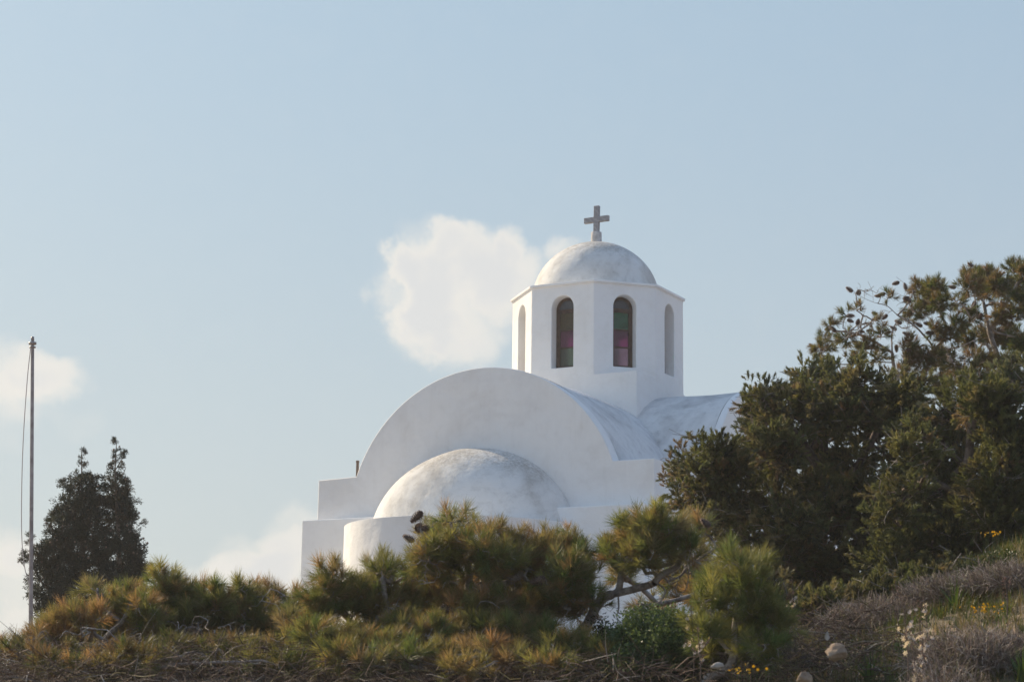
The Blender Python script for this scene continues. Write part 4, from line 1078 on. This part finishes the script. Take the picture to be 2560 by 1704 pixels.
def yellow(label, px, py, dist, n, spread):
    c = W(px, py, dist); b = on_ground(c[0], c[1]); root = tag(empty('yellow_flower_plant', tuple(b)), label, 'flower', 'yellow flowers on the bank')
    h = c - b; P = h + rng.normal(size=(n, 3)) * np.array([spread, spread * .6, spread * .30])
    bag = Bag(); V, F = frusta(np.zeros((n, 3)) + rng.normal(size=(n, 3)) * np.array([.03, .03, 0]), P, np.full(n, .0014), np.full(n, .0009), 4); bag.add(V, F, (.07, .10, .03)); bag.build('stems', M_LEAF, root)
    fl = Bag()
    for p in P:
        R_ = frames(norm(rng.normal(size=3) + np.array([0, -.7, .8]))[None])[0]
        for q in range(6):
            an = q * math.pi / 3; dv = R_ @ np.array([math.cos(an), math.sin(an), .2]) * .008; sv = R_ @ np.array([-math.sin(an), math.cos(an), 0]) * .004
            fl.add(np.array([p, p + dv * .6 + sv, p + dv, p + dv * .6 - sv]), np.array([[0, 1, 2, 3]]), (.62, .36, .02))
    fl.build('small_blossoms', M_PETAL, root)
for a in [('wide patch of orange-yellow blooms at right, under the junipers', 2270, 1400, 11.6, 34, .07), ('small group of yellow blooms high at the right edge', 2325, 1318, 12.6, 16, .03), ('yellow blooms against the dark juniper at right', 2278, 1228, 13.4, 14, .035),
    ('few yellow blooms low down, right of the young pine stem', 1715, 1540, 9.8, 16, .04)]: yellow(*a)

def rock(label, px, py, dist, r, mat, sq=(1, .8, .7), name='rock'):
    c = W(px, py, dist); g = float(G(c[0], c[1]))
    bm = bmesh.new(); bmesh.ops.create_icosphere(bm, subdivisions=4, radius=1)
    ph = rng.random(6) * 6
    cuts = [norm(rng.normal(size=3)) for _ in range(9)]
    for v in bm.verts:
        p = np.array(v.co)
        for q in cuts:
            dq = p @ q
            if dq > .58: p = p - q * (dq - .58) * .92
        k = 1 + .05 * math.sin(5 * p[0] + ph[0]) * math.sin(4 * p[1] + ph[1]) + .03 * math.sin(11 * p[2] + ph[2]) + .02 * math.sin(17 * p[0] + 13 * p[1])
        v.co = p * k * r * np.array(sq)
    o = bm_obj(name, bm, mat, None, True); o.location = (c[0], c[1], max(c[2], g)); o.rotation_euler = (rng.uniform(-.2, .2), rng.uniform(-.2, .2), rng.uniform(0, 3))
    tag(o, label, 'rock'); return o
rock('large tan boulder half sunk in the bank, right of centre bottom', 1925, 1500, 10.7, .085, M_ROCK, (1.35, 1.0, .62))
rock('pale upright stone just behind the tan boulder', 1903, 1462, 10.9, .020, M_STONE, (.9, .7, 1.3))
rock('whitish stone beside the young pine stem', 1650, 1532, 10.2, .028, M_STONE, (1.3, .8, .7))
rock('small brown stone at the bottom edge under the tan boulder', 1850, 1560, 9.6, .05, M_ROCK)

# ground cover on the bank: grass, leaf litter and dry brushwood (uncountable)
def on_bank(n, x0, x1, y0, y1):
    x = rng.uniform(x0, x1, n); y = rng.uniform(y0, y1, n); return np.stack([x, y, G(x, y)], -1)
P = on_bank(20000, .6, 6.8, 7.0, 15.5)
bag = Bag(); n = len(P)
tv, tf, _ = blade_tuft(9, .085, .0035, (.1, 1.0), GL)
Rz = rng.random(n) * 6.28; cs, sn = np.cos(Rz), np.sin(Rz); s = rng.uniform(.4, 1.7, n)
V = np.stack([tv[None, :, 0] * cs[:, None] - tv[None, :, 1] * sn[:, None], tv[None, :, 0] * sn[:, None] + tv[None, :, 1] * cs[:, None], np.broadcast_to(tv[None, :, 2], (n, len(tv)))], -1) * s[:, None, None] + P[:, None]
cg = palette(n, [(.09, .12, .035), (.15, .14, .05), (.26, .20, .11), (.07, .10, .03), (.20, .15, .09)], [.34, .22, .14, .20, .10], .2)
bag.add(V.reshape(-1, 3), (tf[None] + (np.arange(n) * len(tv))[:, None, None]).reshape(-1, 4), np.repeat(cg, len(tv), 0))
tag(bag.build('grass', M_LEAF), 'short patchy grass, part green and part straw, on the bank at lower right', 'grass', kind='stuff')
# dry tangle under the pines
n = 30000
P = on_bank(n, -4.2, 2.2, 10.8, 14.2)
P[:, 2] += rng.random(n) ** 1.6 * .26 - .02
d = norm(rng.normal(size=(n, 3)) * np.array([1, .7, .38])); L = rng.uniform(.05, .24, (n, 1))
m = P + d * L * .5 + rng.normal(size=P.shape) * .012; e = P + d * L + rng.normal(size=P.shape) * .012
r = rng.choice([.0014, .002, .0034], n, p=[.55, .35, .10])
col = palette(n, [(.13, .085, .065), (.19, .13, .10), (.07, .05, .042), (.42, .36, .31), (.17, .14, .06)], [.34, .24, .2, .07, .15], .2)
bag = Bag(); V, F = frusta(np.concatenate([P, m]), np.concatenate([m, e]), np.concatenate([r, r]), np.concatenate([r, r * .6]), 3)
bag.add(V, F, np.repeat(np.concatenate([col, col]), 6, 0))
tag(bag.build('dry_brushwood', M_DRY), 'brown tangle of dead twigs and fallen needles under the low pines', 'brushwood', kind='stuff')

# thin air volume over the whole hill, added to lift the dark tones
hm = bpy.data.materials.new('haze_air'); hm.use_nodes = True; ht = hm.node_tree; ht.nodes.clear()
ho = ht.nodes.new('ShaderNodeOutputMaterial'); pv = ht.nodes.new('ShaderNodeVolumePrincipled')
pv.inputs['Color'].default_value = (.95, .93, .90, 1); pv.inputs['Density'].default_value = .0011; pv.inputs['Anisotropy'].default_value = .25
ht.links.new(pv.outputs[0], ho.inputs['Volume'])
bm = bmesh.new(); box(bm, -4100, 4100, -100, 4100, -64, 15.5)
tag(bm_obj('haze', bm, hm), kind='stuff')
scene.cycles.volume_bounces = 0
